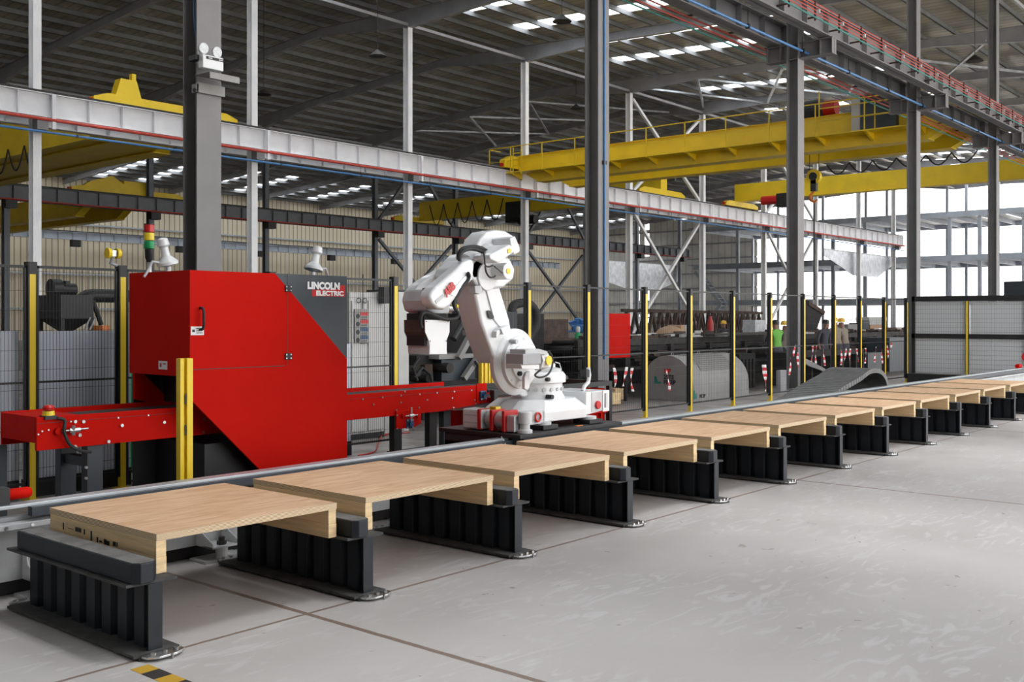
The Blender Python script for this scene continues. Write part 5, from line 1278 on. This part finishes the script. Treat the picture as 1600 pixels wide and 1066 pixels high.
MB().box(a, b, 11.6, 12.0, zs(620, 456, 11.6), zs(620, 456, 11.6) + 0.03).build('cap', 'blk', t)
# dust collector
Yd = 20.0
def DX(px): return onY(px, 480, Yd)[0]
def DZ(py, px=120): return onY(px, py, Yd)[1]
dc = thing('dust_collector', (DX(120), Yd, 0), 'black dust collector with hopper and fan duct behind the far left fence', 'dust collector')
MB().box(DX(95), DX(146), Yd, Yd + 1.0, DZ(498), DZ(461)).build('filter_housing', 'blk', dc)
q = MB()
q.add([(DX(97), Yd, DZ(498)), (DX(146), Yd, DZ(498)), (DX(146), Yd + 1, DZ(498)), (DX(97), Yd + 1, DZ(498)), (DX(117), Yd + .4, DZ(520)), (DX(126), Yd + .4, DZ(520)), (DX(126), Yd + .6, DZ(520)), (DX(117), Yd + .6, DZ(520))],
      [(0, 1, 2, 3), (7, 6, 5, 4), (0, 4, 5, 1), (1, 5, 6, 2), (2, 6, 7, 3), (3, 7, 4, 0)])
q.build('hopper', 'blk', dc)
MB().cyl((DX(97), Yd + .5, DZ(451)), (DX(112), Yd + .5, DZ(451)), 0.20, 18).cyl((DX(110), Yd + .5, DZ(452)), (DX(136), Yd + .5, DZ(452)), 0.13, 16).build('fan_motor', 'blk', dc)
MB().cyl((DX(122), Yd + .5, DZ(448)), (DX(122), Yd + .5, DZ(438)), 0.07, 12).build('stack', 'blk', dc)
MB().tube([(DX(140), Yd + .4, DZ(470)), (DX(152), Yd + .4, DZ(462)), (DX(162), Yd + .4, DZ(461)), (DX(215), Yd + .4, DZ(461))], 0.14, 12).build('duct', 'blk', dc, smooth=True)
MB().tube([(DX(153), Yd + .2, DZ(470)), (DX(158), Yd + .2, DZ(485)), (DX(166), Yd + .2, DZ(508))], 0.05, 8).build('hose', 'blk', dc)
for px in (99, 144):
    for yy in (0.05, 0.95): MB().bar((DX(px), Yd + yy, 0), (DX(px), Yd + yy, DZ(490)), 0.07, 0.07).build('leg', 'blk', dc)
for px in (132, 140): MB().bar((DX(px), Yd, DZ(516)), (DX(px + 9), Yd, DZ(496)), 0.03, 0.03).build('strut', 'steel', dc)
def gas(px, py_top, y, c_, lab, h=1.35):
    x, zt = onY(px, py_top, y); t = thing('gas_cylinder', (x, y, 0), lab, 'gas cylinder')
    MB().lathe([(0.10, 0), (0.11, 0.03), (0.11, zt - 0.35), (0.07, zt - 0.2), (0.035, zt - 0.15)], (x, y, 0), 16).build('body', c_, t, smooth=True)
    MB().lathe([(0.035, 0), (0.055, 0.01), (0.055, 0.12), (0.03, 0.15)], (x, y, zt - 0.15), 12).build('valve_cap', 'whited', t, smooth=True)
gas(199, 531, 10.9, 'green', 'green gas cylinder with white cap seen between the yellow post and the red machine')
gas(903, 510, 15.0, 'green', 'green gas cylinder beside the rusty plate left of the blue conduit column')

# dark mechanical station behind the robot
M1 = thing('cutting_station', (13.5, 12.6, 0), 'dark mechanical station with motor boxes and white channel frame behind the robot arm', 'machine')
def bxp(t, px0, py0, px1, py1, y, d, m, nm, bevel=0.0):
    x0_, z1_ = onY(px0, py0, y); x1_, z0_ = onY(px1, py1, y)
    return MB().box(x0_, x1_, y, y + d, max(z0_, 0), z1_).build(nm, m, t, bevel=bevel)
bxp(M1, 641, 500, 745, 640, 13.4, 0.5, 'darkm', 'frame')
bxp(M1, 690, 559, 743, 601, 12.4, 0.7, 'slate', 'motor_box', 0.01)
bxp(M1, 686, 555, 746, 559, 12.35, 0.8, 'fic', 'box_lid')
bxp(M1, 651, 556, 689, 601, 12.6, 0.5, 'darkm', 'gear_box', 0.01)
bxp(M1, 664, 570, 676, 598, 12.5, 0.1, 'rust', 'bracket')
bxp(M1, 640, 480, 700, 500, 13.2, 0.6, 'rust', 'upper_beam')
bxp(M1, 641, 600, 760, 612, 12.3, 1.4, 'darkm', 'table')
for px in (660, 748): bxp(M1, px, 612, px + 14, 690, 12.6, 0.3, 'darkm', 'leg')
for (a_, b_) in (((736, 482), (708, 530)), ):
    p = onY(*a_, 12.2); q = onY(*b_, 12.2); MB().cyl((p[0], 12.2, p[1]), (q[0], 12.2, q[1]), 0.07, 12).build('actuator', 'blk', M1)
for (a_, b_) in (((726, 520), (775, 520)), ((772, 522), (724, 592)), ((748, 500), (716, 560))):
    p = onY(*a_, 12.3); q = onY(*b_, 12.3); MB().bar((p[0], 12.3, p[1]), (q[0], 12.3, q[1]), 0.1, 0.09).build('channel', 'fic', M1)
bxp(M1, 745, 490, 850, 620, 14.0, 1.2, 'darkm', 'housing')
for k, (px, py) in enumerate(((650, 580), (668, 590), (700, 575))):
    p = onY(px, py, 12.3); MB().cyl((p[0], 12.25, p[1]), (p[0], 12.6, p[1]), 0.09, 14).build('pulley', 'grease', M1)
for pts in ([(648, 590), (660, 575), (672, 585), (676, 600)], [(655, 560), (645, 575), (652, 595)], [(742, 565), (749, 575), (748, 595)]):
    MB().tube([(onY(px, py, 12.2)[0], 12.2, onY(px, py, 12.2)[1]) for px, py in pts], 0.025, 8).build('hose', 'rubber', M1)
# big black hose ring
rr = thing('hose_loop', (15, 12.0, 0), 'thick black cable loop standing behind the fence post right of the robot', 'cable loop')
p = [(onY(px, py, 12.4)[0], 12.4, onY(px, py, 12.4)[1]) for px, py in ((800, 487), (802, 478), (812, 474), (824, 474), (834, 482), (838, 496), (836, 512), (828, 526), (820, 534), (812, 545), (806, 560))]
MB().tube(spline(p), 0.085, 10).build('loop', 'rubber', rr, smooth=True)
MB().box(p[-1][0] - 0.2, p[-1][0] + 0.2, 12.2, 12.6, 0, p[-1][2]).build('base', 'darkm', rr)
pp = bxp(None, 785, 487, 808, 560, 12.0, 0.3, 'slate', 'electrical_box'); tag(pp, 'dark grey electrical box behind the robot shoulder', 'electrical box')
pp.data = pp.data
rp_ = thing('rusty_plate', (17, 15, 0.9), 'large rusty steel plate section on the bench behind the robot', 'steel plate')
bxp(rp_, 838, 499, 888, 533, 14.6, 0.1, 'rust', 'plate'); bxp(rp_, 838, 530, 900, 536, 14.3, 0.8, 'rust', 'flange')
tp_ = MB()
vs = []; n = 6
for i in range(n):
    for j in range(-2, 4):
        x, z = onY(893 + i * 4.5, 511 - j * 4 - (2 if i in (1, 2) else 0), 15.2 + 0.12 * ((i + j) % 2)); z = max(z, 1.265); vs.append((x, 15.2 + 0.18 * ((i * 3 + j * 5) % 3) / 2, z))
tp_.add(vs, [(i * 6 + j, (i + 1) * 6 + j, (i + 1) * 6 + j + 1, i * 6 + j + 1) for i in range(n - 1) for j in range(5)])
o = tp_.build('tarpaulin', 'blue', org=(18, 15.2, 1.2)); so = o.modifiers.new('s', 'SOLIDIFY'); so.thickness = 0.03; tag(o, 'crumpled blue tarpaulin beside the rusty plate', 'tarpaulin')

# long dark roller bed along the aisle beyond the fence
LB = thing('roller_bed', (15, 13.5, 0), 'long dark greasy roller bed running behind the wire fence', 'roller bed')
for z0_, z1_, y0_, y1_, m_ in ((1.12, 1.26, 13.4, 13.5, 'grease'), (1.12, 1.26, 15.2, 15.3, 'grease'), (0.86, 0.95, 13.4, 13.5, 'darkm'), (0.55, 0.62, 13.35, 13.45, 'darkm'), (0.98, 1.08, 13.5, 15.2, 'darkm')):
    MB().box(18.0, 44.0, y0_, y1_, z0_, z1_).build('bed_rail', m_, LB)
x = 18.3
while x < 44:
    MB().cyl((x, 13.5, 1.2), (x, 15.2, 1.2), 0.06, 10).build('roller', 'grease', LB); x += 0.75
x = 18.0
while x < 44:
    MB().box(x, x + 0.14, 13.4, 13.54, 0, 1.12).build('leg', 'darkm', LB)
    MB().box(x, x + 0.14, 15.16, 15.3, 0, 1.12).build('leg', 'darkm', LB); x += 1.9
random.seed(3)
db = MB()
for i in range(90):
    x = random.uniform(19, 40); z = random.uniform(0.62, 0.98); s_ = random.uniform(0.05, 0.2)
    db.cbox((x, random.uniform(13.3, 13.6), z), s_ * 2, 0.2, s_ * .5, random.uniform(0, 3), random.uniform(-.4, .4))
tag(db.build('drag_chain', 'rust', LB), kind='stuff')
MB().box(18, 44, 15.4, 15.5, 0.0, 1.1).build('rear_dark_backdrop', 'darkm', LB)  # dark sheet added in place of the shade under the bed
sc_ = MB()
for i in range(150):
    x = random.uniform(19, 43); y = random.uniform(13.6, 15.1); l_ = random.uniform(0.1, 0.9)
    sc_.cbox((x, y, 1.27 + 0.03 * random.random()), l_, random.uniform(.03, .2), random.uniform(.02, .12), random.uniform(-.5, .5), 0, random.uniform(-.05, .05), 0 if random.random() < .7 else 1)
tag(sc_.build('scrap_offcuts', ['rust', 'cab'], org=(30, 14.3, 1.26)), 'loose rusty and grey steel offcuts lying along the roller bed', 'scrap metal', None, 'stuff')
sc_ = MB()
for i in range(140):
    x = random.uniform(21.5, 51); y = random.choice((17.12, 17.2, 18.6, 18.65)); l_ = random.uniform(0.15, 1.2); h_ = random.uniform(.04, .3)
    sc_.cbox((x, y, 1.03 + h_ / 2), l_, random.uniform(.05, .3), h_, random.uniform(-.5, .5), 0, 0, random.choice((0, 0, 1, 2)))
tag(sc_.build('bench_clutter', ['rust', 'cab', 'darkm'], org=(36, 17.9, 1.02)), 'jumble of small steel parts covering the work bench', 'metal parts', None, 'stuff')
# table edge strip
tag(MB().box(onY(1100, 540, 13.2)[0], onY(1200, 540, 13.2)[0], 12.9, 13.3, 1.30, 1.36).build('steel_profile', 'grease', org=(30, 13.2, 1.3)), 'long brown steel profile lying on the roller bed', 'steel profile')
# red cabinet behind column two
a, b = xs(950, 985, 12.2)
rc_ = thing('red_cabinet', (a, 12.2, 0), 'plain red cabinet beside the blue conduit column', 'cabinet')
MB().box(a, b, 12.2, 12.5, zs(970, 559, 12.2), zs(970, 490, 12.2)).build('body', 'red', rc_, bevel=0.01)
for xx in (a + 0.05, b - 0.1): MB().box(xx, xx + 0.05, 12.25, 12.3, 0, zs(970, 559, 12.2)).build('leg', 'darkm', rc_)
# domed machine cover with lettering
FX0 = 18.86
dom = thing('domed_cover', (FX0, 11.0, 0), 'grey domed machine cover with dark lettering behind the wire fence', 'machine cover')
def arc(yc, r, h, n=14): return [(yc - r * math.cos(PI * i / n), h * math.sin(PI * i / n) ** 0.8) for i in range(n + 1)]
prof = [(11.05, 0.0), (11.05, 0.30)] + [(11.68 - 0.63 * math.cos(PI * i / 12), 0.30 + 0.66 * math.sin(PI * i / 12)) for i in range(1, 12)] + [(12.31, 0.30), (12.31, 0.0)]
MB().prism(prof, 'X', FX0, FX0 + 2.45).build('shell', 'fic', dom, bevel=0.01)
prof2 = [(y, z) for y, z in prof]
gz = MB()
for i in range(1, 5):
    a0 = PI * (i) / 12 + 0.25; a1 = PI * (i + 1) / 12 + 0.25
    gz.add([(FX0 + 0.45, 11.68 - 0.64 * math.cos(a0), 0.30 + 0.67 * math.sin(a0)), (FX0 + 1.9, 11.68 - 0.64 * math.cos(a0), 0.30 + 0.67 * math.sin(a0)), (FX0 + 1.9, 11.68 - 0.64 * math.cos(a1), 0.30 + 0.67 * math.sin(a1)), (FX0 + 0.45, 11.68 - 0.64 * math.cos(a1), 0.30 + 0.67 * math.sin(a1))], [(0, 1, 2, 3)])
gz.build('vent_grille', 'spiral', dom)
for dx in (0.2, 1.3): ring(FX0 + dx, 11.68, 0.98, 0.035, 0.008, dom, 'lifting_eye', 'fic')
def dlet(txt, size, px, py, m_, face='X'):
    tm = text_mb(txt, size, 0.001, 0.0015, 1.0)
    bolder(tm, 0.004)
    if face == 'X':
        y, z = onX(px, py, FX0 - 0.003); place(tm, T_negX(FX0 - 0.003, y, z))
    else:
        x, z = onY(px, py, 11.045); place(tm, T_negY(x, 11.045, z))
    tm.build('logo_lettering', m_, dom)
dlet('HP', 0.13, 1038, 583, 'rlamp'); dlet('25TE', 0.12, 1037, 592, 'blk'); dlet('FICEP', 0.12, 1037, 600, 'blk')
dlet('FICEP', 0.10, 1093, 622, 'blk', 'Y')
for face, px, py in (('X', 1028, 594), ('Y', 1084, 618)):
    if face == 'X':
        y, z = onX(px, py, FX0 - 0.002)
        P_ = [(y + .09, z + .08), (y + .09, z - .08), (y - .08, z - .08), (y - .08, z - .03), (y, z - .03), (y + .04, z + .08)]
        MB().prism(P_, 'X', FX0 - 0.004, FX0 - 0.001).build('logo_mark', 'teal', dom)
    else:
        x, z = onY(px, py, 11.045)
        MB().prism([(x, z + .10), (x + .04, z + .10), (x + .07, z), (x + .12, z + .05), (x + .12, z - .08), (x, z - .08)], 'Y', 11.042, 11.048).build('logo_mark', 'teal', dom)

# lattice trusses, boxes and stock on the benches
def truss(px0, px1, py0, py1, y, lab, m_='rust', n=9):
    x0_, zt = onY(px0, py0, y); x1_, zb = onY(px1, py1, y); zt2 = zb + (zt - zb) * 0.95
    t = thing('lattice_truss', (x0_, y, zb), lab, 'steel truss', 'rusty trusses stacked beyond the roller bed')
    for yy in (y, y + 0.8):
        MB().bar((x0_, yy, zt), (x1_, yy, zt2), 0.12, 0.12).build('chord', m_, t); MB().bar((x0_, yy, zb), (x1_, yy, zb), 0.12, 0.12).build('chord', m_, t)
        d = MB()
        for i in range(n):
            xa = x0_ + (x1_ - x0_) * i / n; xb_ = x0_ + (x1_ - x0_) * (i + 1) / n; xm = (xa + xb_) / 2
            d.bar((xa, yy, zb), (xm, yy, zt2), 0.08, 0.08).bar((xm, yy, zt2), (xb_, yy, zb), 0.08, 0.08)
        d.build('lattice', m_, t)
    for xx in (x0_ + 0.4, x1_ - 0.4): MB().box(xx - 0.1, xx + 0.1, y - 0.1, y + 0.9, 0, zb - 0.05).build('trestle', 'darkm', t)
truss(1000, 1100, 485, 522, 21.0, 'rusty lattice truss on trestles behind the domed cover', n=8)
truss(1108, 1190, 487, 518, 22.5, 'rusty lattice truss further along behind the worker in a yellow helmet', n=9)
def stock(px0, py0, px1, py1, y, d, m_, name, lab, cat):
    x0_, z1_ = onY(px0, py0, y); x1_, z0_ = onY(px1, py1, y)
    o = MB().box(x0_, x1_, y, y + d, z0_, z1_).build(name, m_, org=((x0_ + x1_) / 2, y, z0_), bevel=0.01); tag(o, lab, cat); return o
TBY = 17.0
tb_ = thing('work_bench', (22, TBY, 0), 'long cluttered steel work bench behind the roller bed', 'work bench')
bz0 = 1.02
MB().box(21, 52, TBY, TBY + 1.8, bz0 - 0.12, bz0).build('bench_top', 'rust', tb_)
x = 21.4
while x < 52:
    for yy in (TBY + 0.1, TBY + 1.6): MB().box(x, x + 0.12, yy, yy + 0.12, 0, bz0 - 0.12).build('leg', 'darkm', tb_)
    x += 3.0
MB().box(21.2, 51.8, TBY + 0.9, TBY + 1.0, 0.1, 0.7).build('shelf_goods', 'darkm', tb_)
def onb(px0, px1, py, m_, name, lab, cat, dep=0.5):
    y = TBY + 0.3; x0_, z1_ = onY(px0, py, y); x1_ = onY(px1, py, y)[0]
    o = MB().box(x0_, x1_, y, y + dep, bz0, z1_).build(name, m_, org=((x0_ + x1_) / 2, y, bz0), bevel=0.01); tag(o, lab, cat)
onb(1064, 1070, 508, 'card', 'carton', 'brown carton on the bench right of the large brown dome', 'box')
onb(1071, 1076, 508, 'whited', 'carton', 'pale carton beside the brown one on the bench', 'box')
onb(1180, 1195, 500, 'whited', 'carton', 'stack of white blocks on the bench left of the worker in the green vest', 'blocks')
onb(1325, 1343, 507, 'fic', 'crate', 'light grey crate on the bench right of the workers in beige', 'crate')
onb(1344, 1358, 505, 'slate', 'crate', 'dark crate between the grey crate and the pale stacked slabs', 'crate')
for k, (py, c_) in enumerate(((513, 'card'), (507, 'whited'), (501, 'cab'))):
    o_ = stock(1360 - k, py - 5.5, 1384 + k, py + 0.3, TBY + 0.3, 0.6, c_, 'slab', 'pale slab in the stack near the end fence, %s from the bottom' % ORD[k], 'slab')
dm = thing('dome_lid', (onY(1045, 520, TBY)[0], TBY + 0.6, bz0), 'brown dome shaped lid standing on the bench behind the fence', 'lid')
x, _ = onY(1047, 520, TBY + 0.6)
MB().lathe([(0.55, 0), (0.52, 0.18), (0.38, 0.36), (0.2, 0.45), (0.02, 0.48)], (x, TBY + 0.6, bz0), 20).build('dome', 'card', dm, smooth=True)
MB().cyl((x + 0.2, TBY - 0.1, bz0 + 0.02), (x + 0.2, TBY - 0.1, bz0 + 0.05), 0.5, 16).build('disc', 'white', dm)
# gas bottle, tilting hopper, dark cabinets
rg = onY(1110, 494, 20.0)
gc = thing('gas_cylinder', (rg[0], 20.0, 0), 'red gas cylinder standing before the second truss', 'gas cylinder'); MB().lathe([(0.12, 0), (0.12, rg[1] - .25), (0.05, rg[1] - .1), (0.05, rg[1])], (rg[0], 20.0, 0), 14).build('body', 'rlamp', gc, smooth=True)
hp = thing('tilted_hopper', (39.5, 18, 1.1), 'dark tilted steel hopper hanging from the crane sling', 'hopper')
MB().prism(W([(1254, 468), (1268, 474), (1287, 488), (1282, 494), (1272, 520), (1258, 521), (1252, 500)], 17.9), 'Y', 17.85, 18.5).build('hopper_body', 'darkm', hp)
MB().prism(W([(1262, 470), (1288, 487), (1286, 492), (1262, 477)], 17.85), 'Y', 17.8, 18.55).build('hopper_rim', 'rust', hp)
stock(1390, 528, 1420, 592, 12.4, 0.8, 'slate', 'dark_cabinet', 'dark cabinet left of the far mesh gate', 'cabinet').location.z += 0
stock(1356, 552, 1380, 588, 12.2, 0.3, 'slate', 'dark_cabinet', 'low dark cabinet behind the arching cable chain', 'cabinet')
stock(1220, 579, 1229, 612, 10.9, 0.12, 'steel', 'short_bollard', 'short grey steel bollard left of the third grey column', 'bollard')
for i, (px0, px1, y) in enumerate(((1085, 1180, 12.2), (1236, 1300, 11.7), (1305, 1350, 11.7))):
    t = thing('steel_trestle', (onY(px0, 560, y)[0], y, 0), ['dark ribbed steel trestle right of the domed cover', 'dark steel trestle right of the third grey column', 'dark steel trestle left of the low dark cabinet'][i], 'trestle')
    x0_, x1_ = xs(px0 + (70 if i == 0 else 0), px1, y); 
    MB().box(x0_, x1_, y, y + 0.6, 0.72, 0.86).build('top_beam', 'darkm', t)
    n = 5
    for k in range(n):
        xx = x0_ + (x1_ - x0_ - 0.1) * k / (n - 1); MB().box(xx, xx + 0.1, y, y + 0.6, 0, 0.72).build('rib', 'darkm', t)
sl_ = MB().prism(W([(1222, 541), (1232, 541), (1243, 553), (1300, 583), (1300, 600), (1285, 580), (1262, 572), (1240, 558)], 11.62), 'Y', 11.58, 11.62).build('bent_sheet', 'fic', org=(25, 11.6, 0.5)); tag(sl_, 'bent grey sheet leaning behind the red and white tapes', 'sheet')
for i, (px, y) in enumerate(((957, 11.8), (962, 12.4))):
    x = onY(px, 620, y)[0]
    tag(MB().box(x, x + 0.3, y, y + 0.3, 0.02 + 0 * i, 0.26).build('timber_block', 'wood', org=(x, y, 0.02), bevel=0.01), ['small timber block on the floor right of the second grey column', 'second timber block behind the first one'][i], 'timber block')
stock(965, 640 - 12, 1000, 640, 12.5, 1.0, 'steel', 'steel_plate', 'flat grey steel plates on the floor left of the domed cover', 'steel plate')

# red and white tapes hanging on the mesh
random.seed(11)
TP = [(961, 575, 610), (978, 574, 604), (990, 575, 612), (1045, 578, 611), (1235, 557, 586), (1243, 538, 557), (1249, 551, 579), (1196, 570, 612), (1270, 540, 565), (1277, 539, 568), (1289, 540, 572), (1315, 543, 571), (1322, 544, 565), (1330, 545, 569), (1341, 545, 566), (1353, 544, 568), (1369, 542, 566), (1380, 545, 569), (1388, 538, 562), (1393, 536, 549)]
for i, (px, pa_, pb_) in enumerate(TP):
    y = 9.945
    x, z1_ = onY(px, pa_, y); z0_ = onY(px, pb_, y)[1]
    wd = 0.035 if px != 1196 else 0.07
    m_ = MB(); n = 8; vs = []
    for k in range(n + 1):
        f = k / n; zz = z1_ + (z0_ - z1_) * f; tw = math.sin(f * 5 + i) * 0.9; off = 0.05 * math.sin(f * 3 + i * 1.7)
        vs += [(x + off - wd * math.cos(tw), y + 0.02 + wd * 0.5 * math.sin(tw), zz), (x + off + wd * math.cos(tw), y + 0.02 - wd * 0.5 * math.sin(tw), zz)]
    m_.add(vs, [(2 * k, 2 * k + 1, 2 * k + 3, 2 * k + 2) for k in range(n)])
    o = m_.build('warning_tape', 'tape', org=(x, y, z1_)); so = o.modifiers.new('s', 'SOLIDIFY'); so.thickness = 0.002
    tag(o, 'strip of red and white warning tape hanging on the fence mesh', 'warning tape', 'red and white tapes on the fence mesh')

# high bay lamps
for i, (px, py, d) in enumerate(((878, 34, 36), (590, 88, 40), (1523, 96, 42), (900, 170, 58), (412, 148, 45))):
    x, y, z = atD(px, py, d)
    z = min(z, top(y) - 0.4)
    t = thing('pendant_lamp', (x, y, z), ['dark pendant lamp in the roof left of the blue conduit column', 'dark pendant lamp under the roof above the robot', 'dark pendant lamp at the upper right between grey columns', 'pendant lamp under the roof behind the yellow crane', 'pendant lamp in the dark roof at the upper left'][i], 'lamp')
    MB().lathe([(0.05, 0.25), (0.10, 0.2), (0.30, 0.05), (0.34, 0), (0.30, 0.0)], (x, y, z), 18).build('lamp_shade', 'grease', t, smooth=True)
    MB().cyl((x, y, z + 0.25), (x, y, top(y) + 0.02), 0.012, 6).build('cord', 'blk', t)

# ================================================================== PEOPLE
def person(x, y, face, H, shirt, pants, helmet, lab, arm='work', lean=0.12, vest=None):
    s_ = H / 1.72
    V = []; Ed = []; Rr = []
    def v(p, r, par=None):
        V.append(Vector(p) * s_); Rr.append(r * s_)
        if par is not None: Ed.append((par, len(V) - 1))
        return len(V) - 1
    L = lean
    pel = v((0, 0, 0.94), 0.125); sp1 = v((0.02 * 1 + L * .3, 0, 1.1), 0.115, pel); chs = v((L * .8, 0, 1.3), 0.135, sp1); nk = v((L, 0, 1.45), 0.055, chs); hd = v((L + .02, 0, 1.56), 0.085, nk); hd2 = v((L + .03, 0, 1.63), 0.082, hd)
    ns = v((L + .11, 0, 1.575), 0.014, hd)
    for sd in (-1, 1):
        sh = v((L * .85, sd * .19, 1.38), 0.06, chs)
        if arm == 'work': el_ = v((L + .08, sd * .25, 1.14), 0.045, sh); wr = v((L + .32, sd * .17, 1.10), 0.032, el_)
        elif arm == 'up' and sd == 1: el_ = v((L + .15, sd * .3, 1.35), 0.045, sh); wr = v((L + .2, sd * .2, 1.58), 0.032, el_)
        else: el_ = v((L * .4, sd * .25, 1.12), 0.045, sh); wr = v((L * .4 + .06, sd * .24, 0.88), 0.032, el_)
        dirv = (V[wr] / s_ - V[el_] / s_).normalized()
        pm = v(V[wr] / s_ + dirv * .07, 0.028, wr)
        for kf in range(4): 
            f1 = v(V[pm] / s_ + dirv * .05 + Vector((0, (kf - 1.5) * .018, -0.005)), 0.009, pm); v(V[f1] / s_ + dirv * (.03, .04, .035, .025)[kf] + Vector((0, 0, -.015)), 0.008, f1)
        v(V[wr] / s_ + dirv * .05 + Vector((0, -sd * .04, 0.01)), 0.010, wr)
        hp_ = v((0, sd * .10, 0.86), 0.095, pel); kn = v((0.03, sd * .11, 0.48), 0.062, hp_); an = v((-0.02, sd * .11, 0.09), 0.045, kn); v((0.14, sd * .12, 0.045), 0.04, an)
    me = bpy.data.meshes.new('body'); me.from_pydata([tuple(p) for p in V], Ed, []); ob = bpy.data.objects.new('body', me); COL.objects.link(ob)
    ob.modifiers.new('skin', 'SKIN')
    for i, sv in enumerate(me.skin_vertices[0].data): sv.radius = (Rr[i], Rr[i]); sv.use_root = (i == 0)
    sb = ob.modifiers.new('sub', 'SUBSURF'); sb.levels = 2; sb.render_levels = 2
    dg = bpy.context.evaluated_depsgraph_get(); nm_ = bpy.data.meshes.new_from_object(ob.evaluated_get(dg))
    bpy.data.objects.remove(ob)
    nm_.name = 'body'
    for q in (G['skin'], G[shirt], G[pants], G['blk'], G[vest or shirt]): nm_.materials.append(q)
    for p in nm_.polygons:
        c_ = p.center / s_; k_ = 1
        if c_.z > 1.46: k_ = 0
        elif c_.z < 0.09: k_ = 3
        elif c_.z < 0.97 and abs(c_.y) < 0.22: k_ = 2
        elif abs(c_.y) > 0.13 and c_.z < 1.2 and (c_.x > L + .12 or c_.z < 1.0): k_ = 0
        elif abs(c_.y) < 0.19: k_ = 4
        p.material_index = k_; p.use_smooth = True
    r = thing('person', (x, y, 0), lab, 'person'); r.rotation_euler = (0, 0, face)
    b_ = bpy.data.objects.new('body', nm_); COL.objects.link(b_); b_.parent = r
    hx_ = (L + .03) * s_; hz_ = 1.625 * s_
    def ch(mb, nm, m_):
        o = mb.build(nm, m_, smooth=True); o.parent = r; return o
    if helmet: ch(MB().lathe([(0.125, 0), (0.112, 0.015), (0.108, 0.06), (0.08, 0.115), (0.02, 0.13)], (hx_, 0, hz_), 18), 'helmet', helmet)
    else: ch(MB().lathe([(0.09, -.02), (0.098, 0.03), (0.08, 0.085), (0.02, 0.105)], (hx_ - .015, 0, hz_), 16), 'hair', 'blk')
    for sd in (-1, 1): ch(MB().cyl((hx_ + 0.078, sd * .03, 1.60 * s_), (hx_ + 0.088, sd * .03, 1.60 * s_), 0.011, 8), 'eye', 'blk')
    for sd in (-1, 1): ch(MB().cbox((hx_, sd * .088, 1.585 * s_), .03, .014, .05), 'ear', 'skin')
    return r
def pat(px, y): return onY(px, 500, y)[0]
person(pat(1128, 19.6), 19.6, -2.2, 1.62, 'cloth_d', 'cloth_d', 'helmet', 'worker in a dark blue shirt and yellow helmet before the rusty truss')
person(pat(1214, 12.85), 12.85, 1.0, 1.70, 'cloth_d', 'cloth_d', None, 'bare headed worker in a green hi-vis vest left of the third grey column', vest='hiviz', lean=0.05)
person(pat(1225, 13.0), 13.0, -2.6, 1.64, 'cloth_b', 'cloth_d', 'helmet', 'worker in a yellow helmet raising an arm beside the green vest', arm='up')
person(pat(1285, 12.85), 12.85, -1.9, 1.70, 'cloth_d', 'cloth_d', None, 'worker in dark overalls right of the tilted hopper', arm='down')
person(pat(1308, 12.85), 12.85, 0.9, 1.74, 'cloth_b', 'cloth_d', 'helmet', 'worker in beige with a yellow helmet seen from behind')
person(pat(1321, 12.75), 12.75, 1.3, 1.72, 'cloth_b', 'cloth_d', 'helmet', 'second worker in beige half hidden behind the first')
person(pat(178, 17.0), 17.0, -1.0, 1.58, 'cloth_d', 'cloth_d', 'helmet', 'worker with a yellow helmet behind the white screen at the left')
o_ = MB().box(pat(160, 16), pat(171, 16), 16.0, 16.3, 0, zs(165, 509, 16)).build('orange_box', 'orange', org=(pat(165, 16), 16, 0)); tag(o_, 'small orange machine box left of the yellow helmet at the far left', 'machine box')

# ================================================================== LAST BITS
yy_, zz_ = onX(1568, 440, 50.0)
tag(MB().box(50, 56, yy_ - 2.5, yy_, 0, zz_).build('dark_container', 'slate', org=(53, yy_ - 1.2, 0), bevel=0.03), 'dark container beyond the far mesh gate at the right edge', 'container')
lc_post(onY(768, 600, 9.6)[0], 9.6, 1.34, 'slim yellow post between the robot lower arm and the fence')
x0_, x1_ = xs(240, 292, 10.7)
tag(MB().box(x0_, x1_, 10.7, 11.1, 0, 0.17).build('metal_crate', 'fic', org=(x0_, 10.7, 0), bevel=0.01), 'low grey crate on the floor under the red conveyor behind the fence', 'crate')
def cable(pts, m_, lab):
    P_ = [(*onZ(px, py, 0.012), 0.012) for px, py in pts]
    Q = []
    for i in range(len(P_) - 1):
        p0, p1, p2, p3 = P_[max(0, i - 1)], P_[i], P_[i + 1], P_[min(len(P_) - 1, i + 2)]
        for k in range(6):
            u = k / 6; Q.append(tuple(0.5 * ((2 * p1[j]) + (-p0[j] + p2[j]) * u + (2 * p0[j] - 5 * p1[j] + 4 * p2[j] - p3[j]) * u * u + (-p0[j] + 3 * p1[j] - 3 * p2[j] + p3[j]) * u ** 3) for j in range(3)))
    Q.append(P_[-1])
    tag(MB().tube(Q, 0.011, 6).build('floor_cable', m_, org=P_[0], smooth=True), lab, 'cable')
cable([(205, 752), (235, 742), (260, 748), (285, 735), (300, 738)], 'rubber', 'black cable snaking on the floor under the red conveyor')
cable([(560, 712), (585, 706), (592, 690), (600, 680), (640, 676)], 'rlamp', 'red cable on the floor right of the red machine')
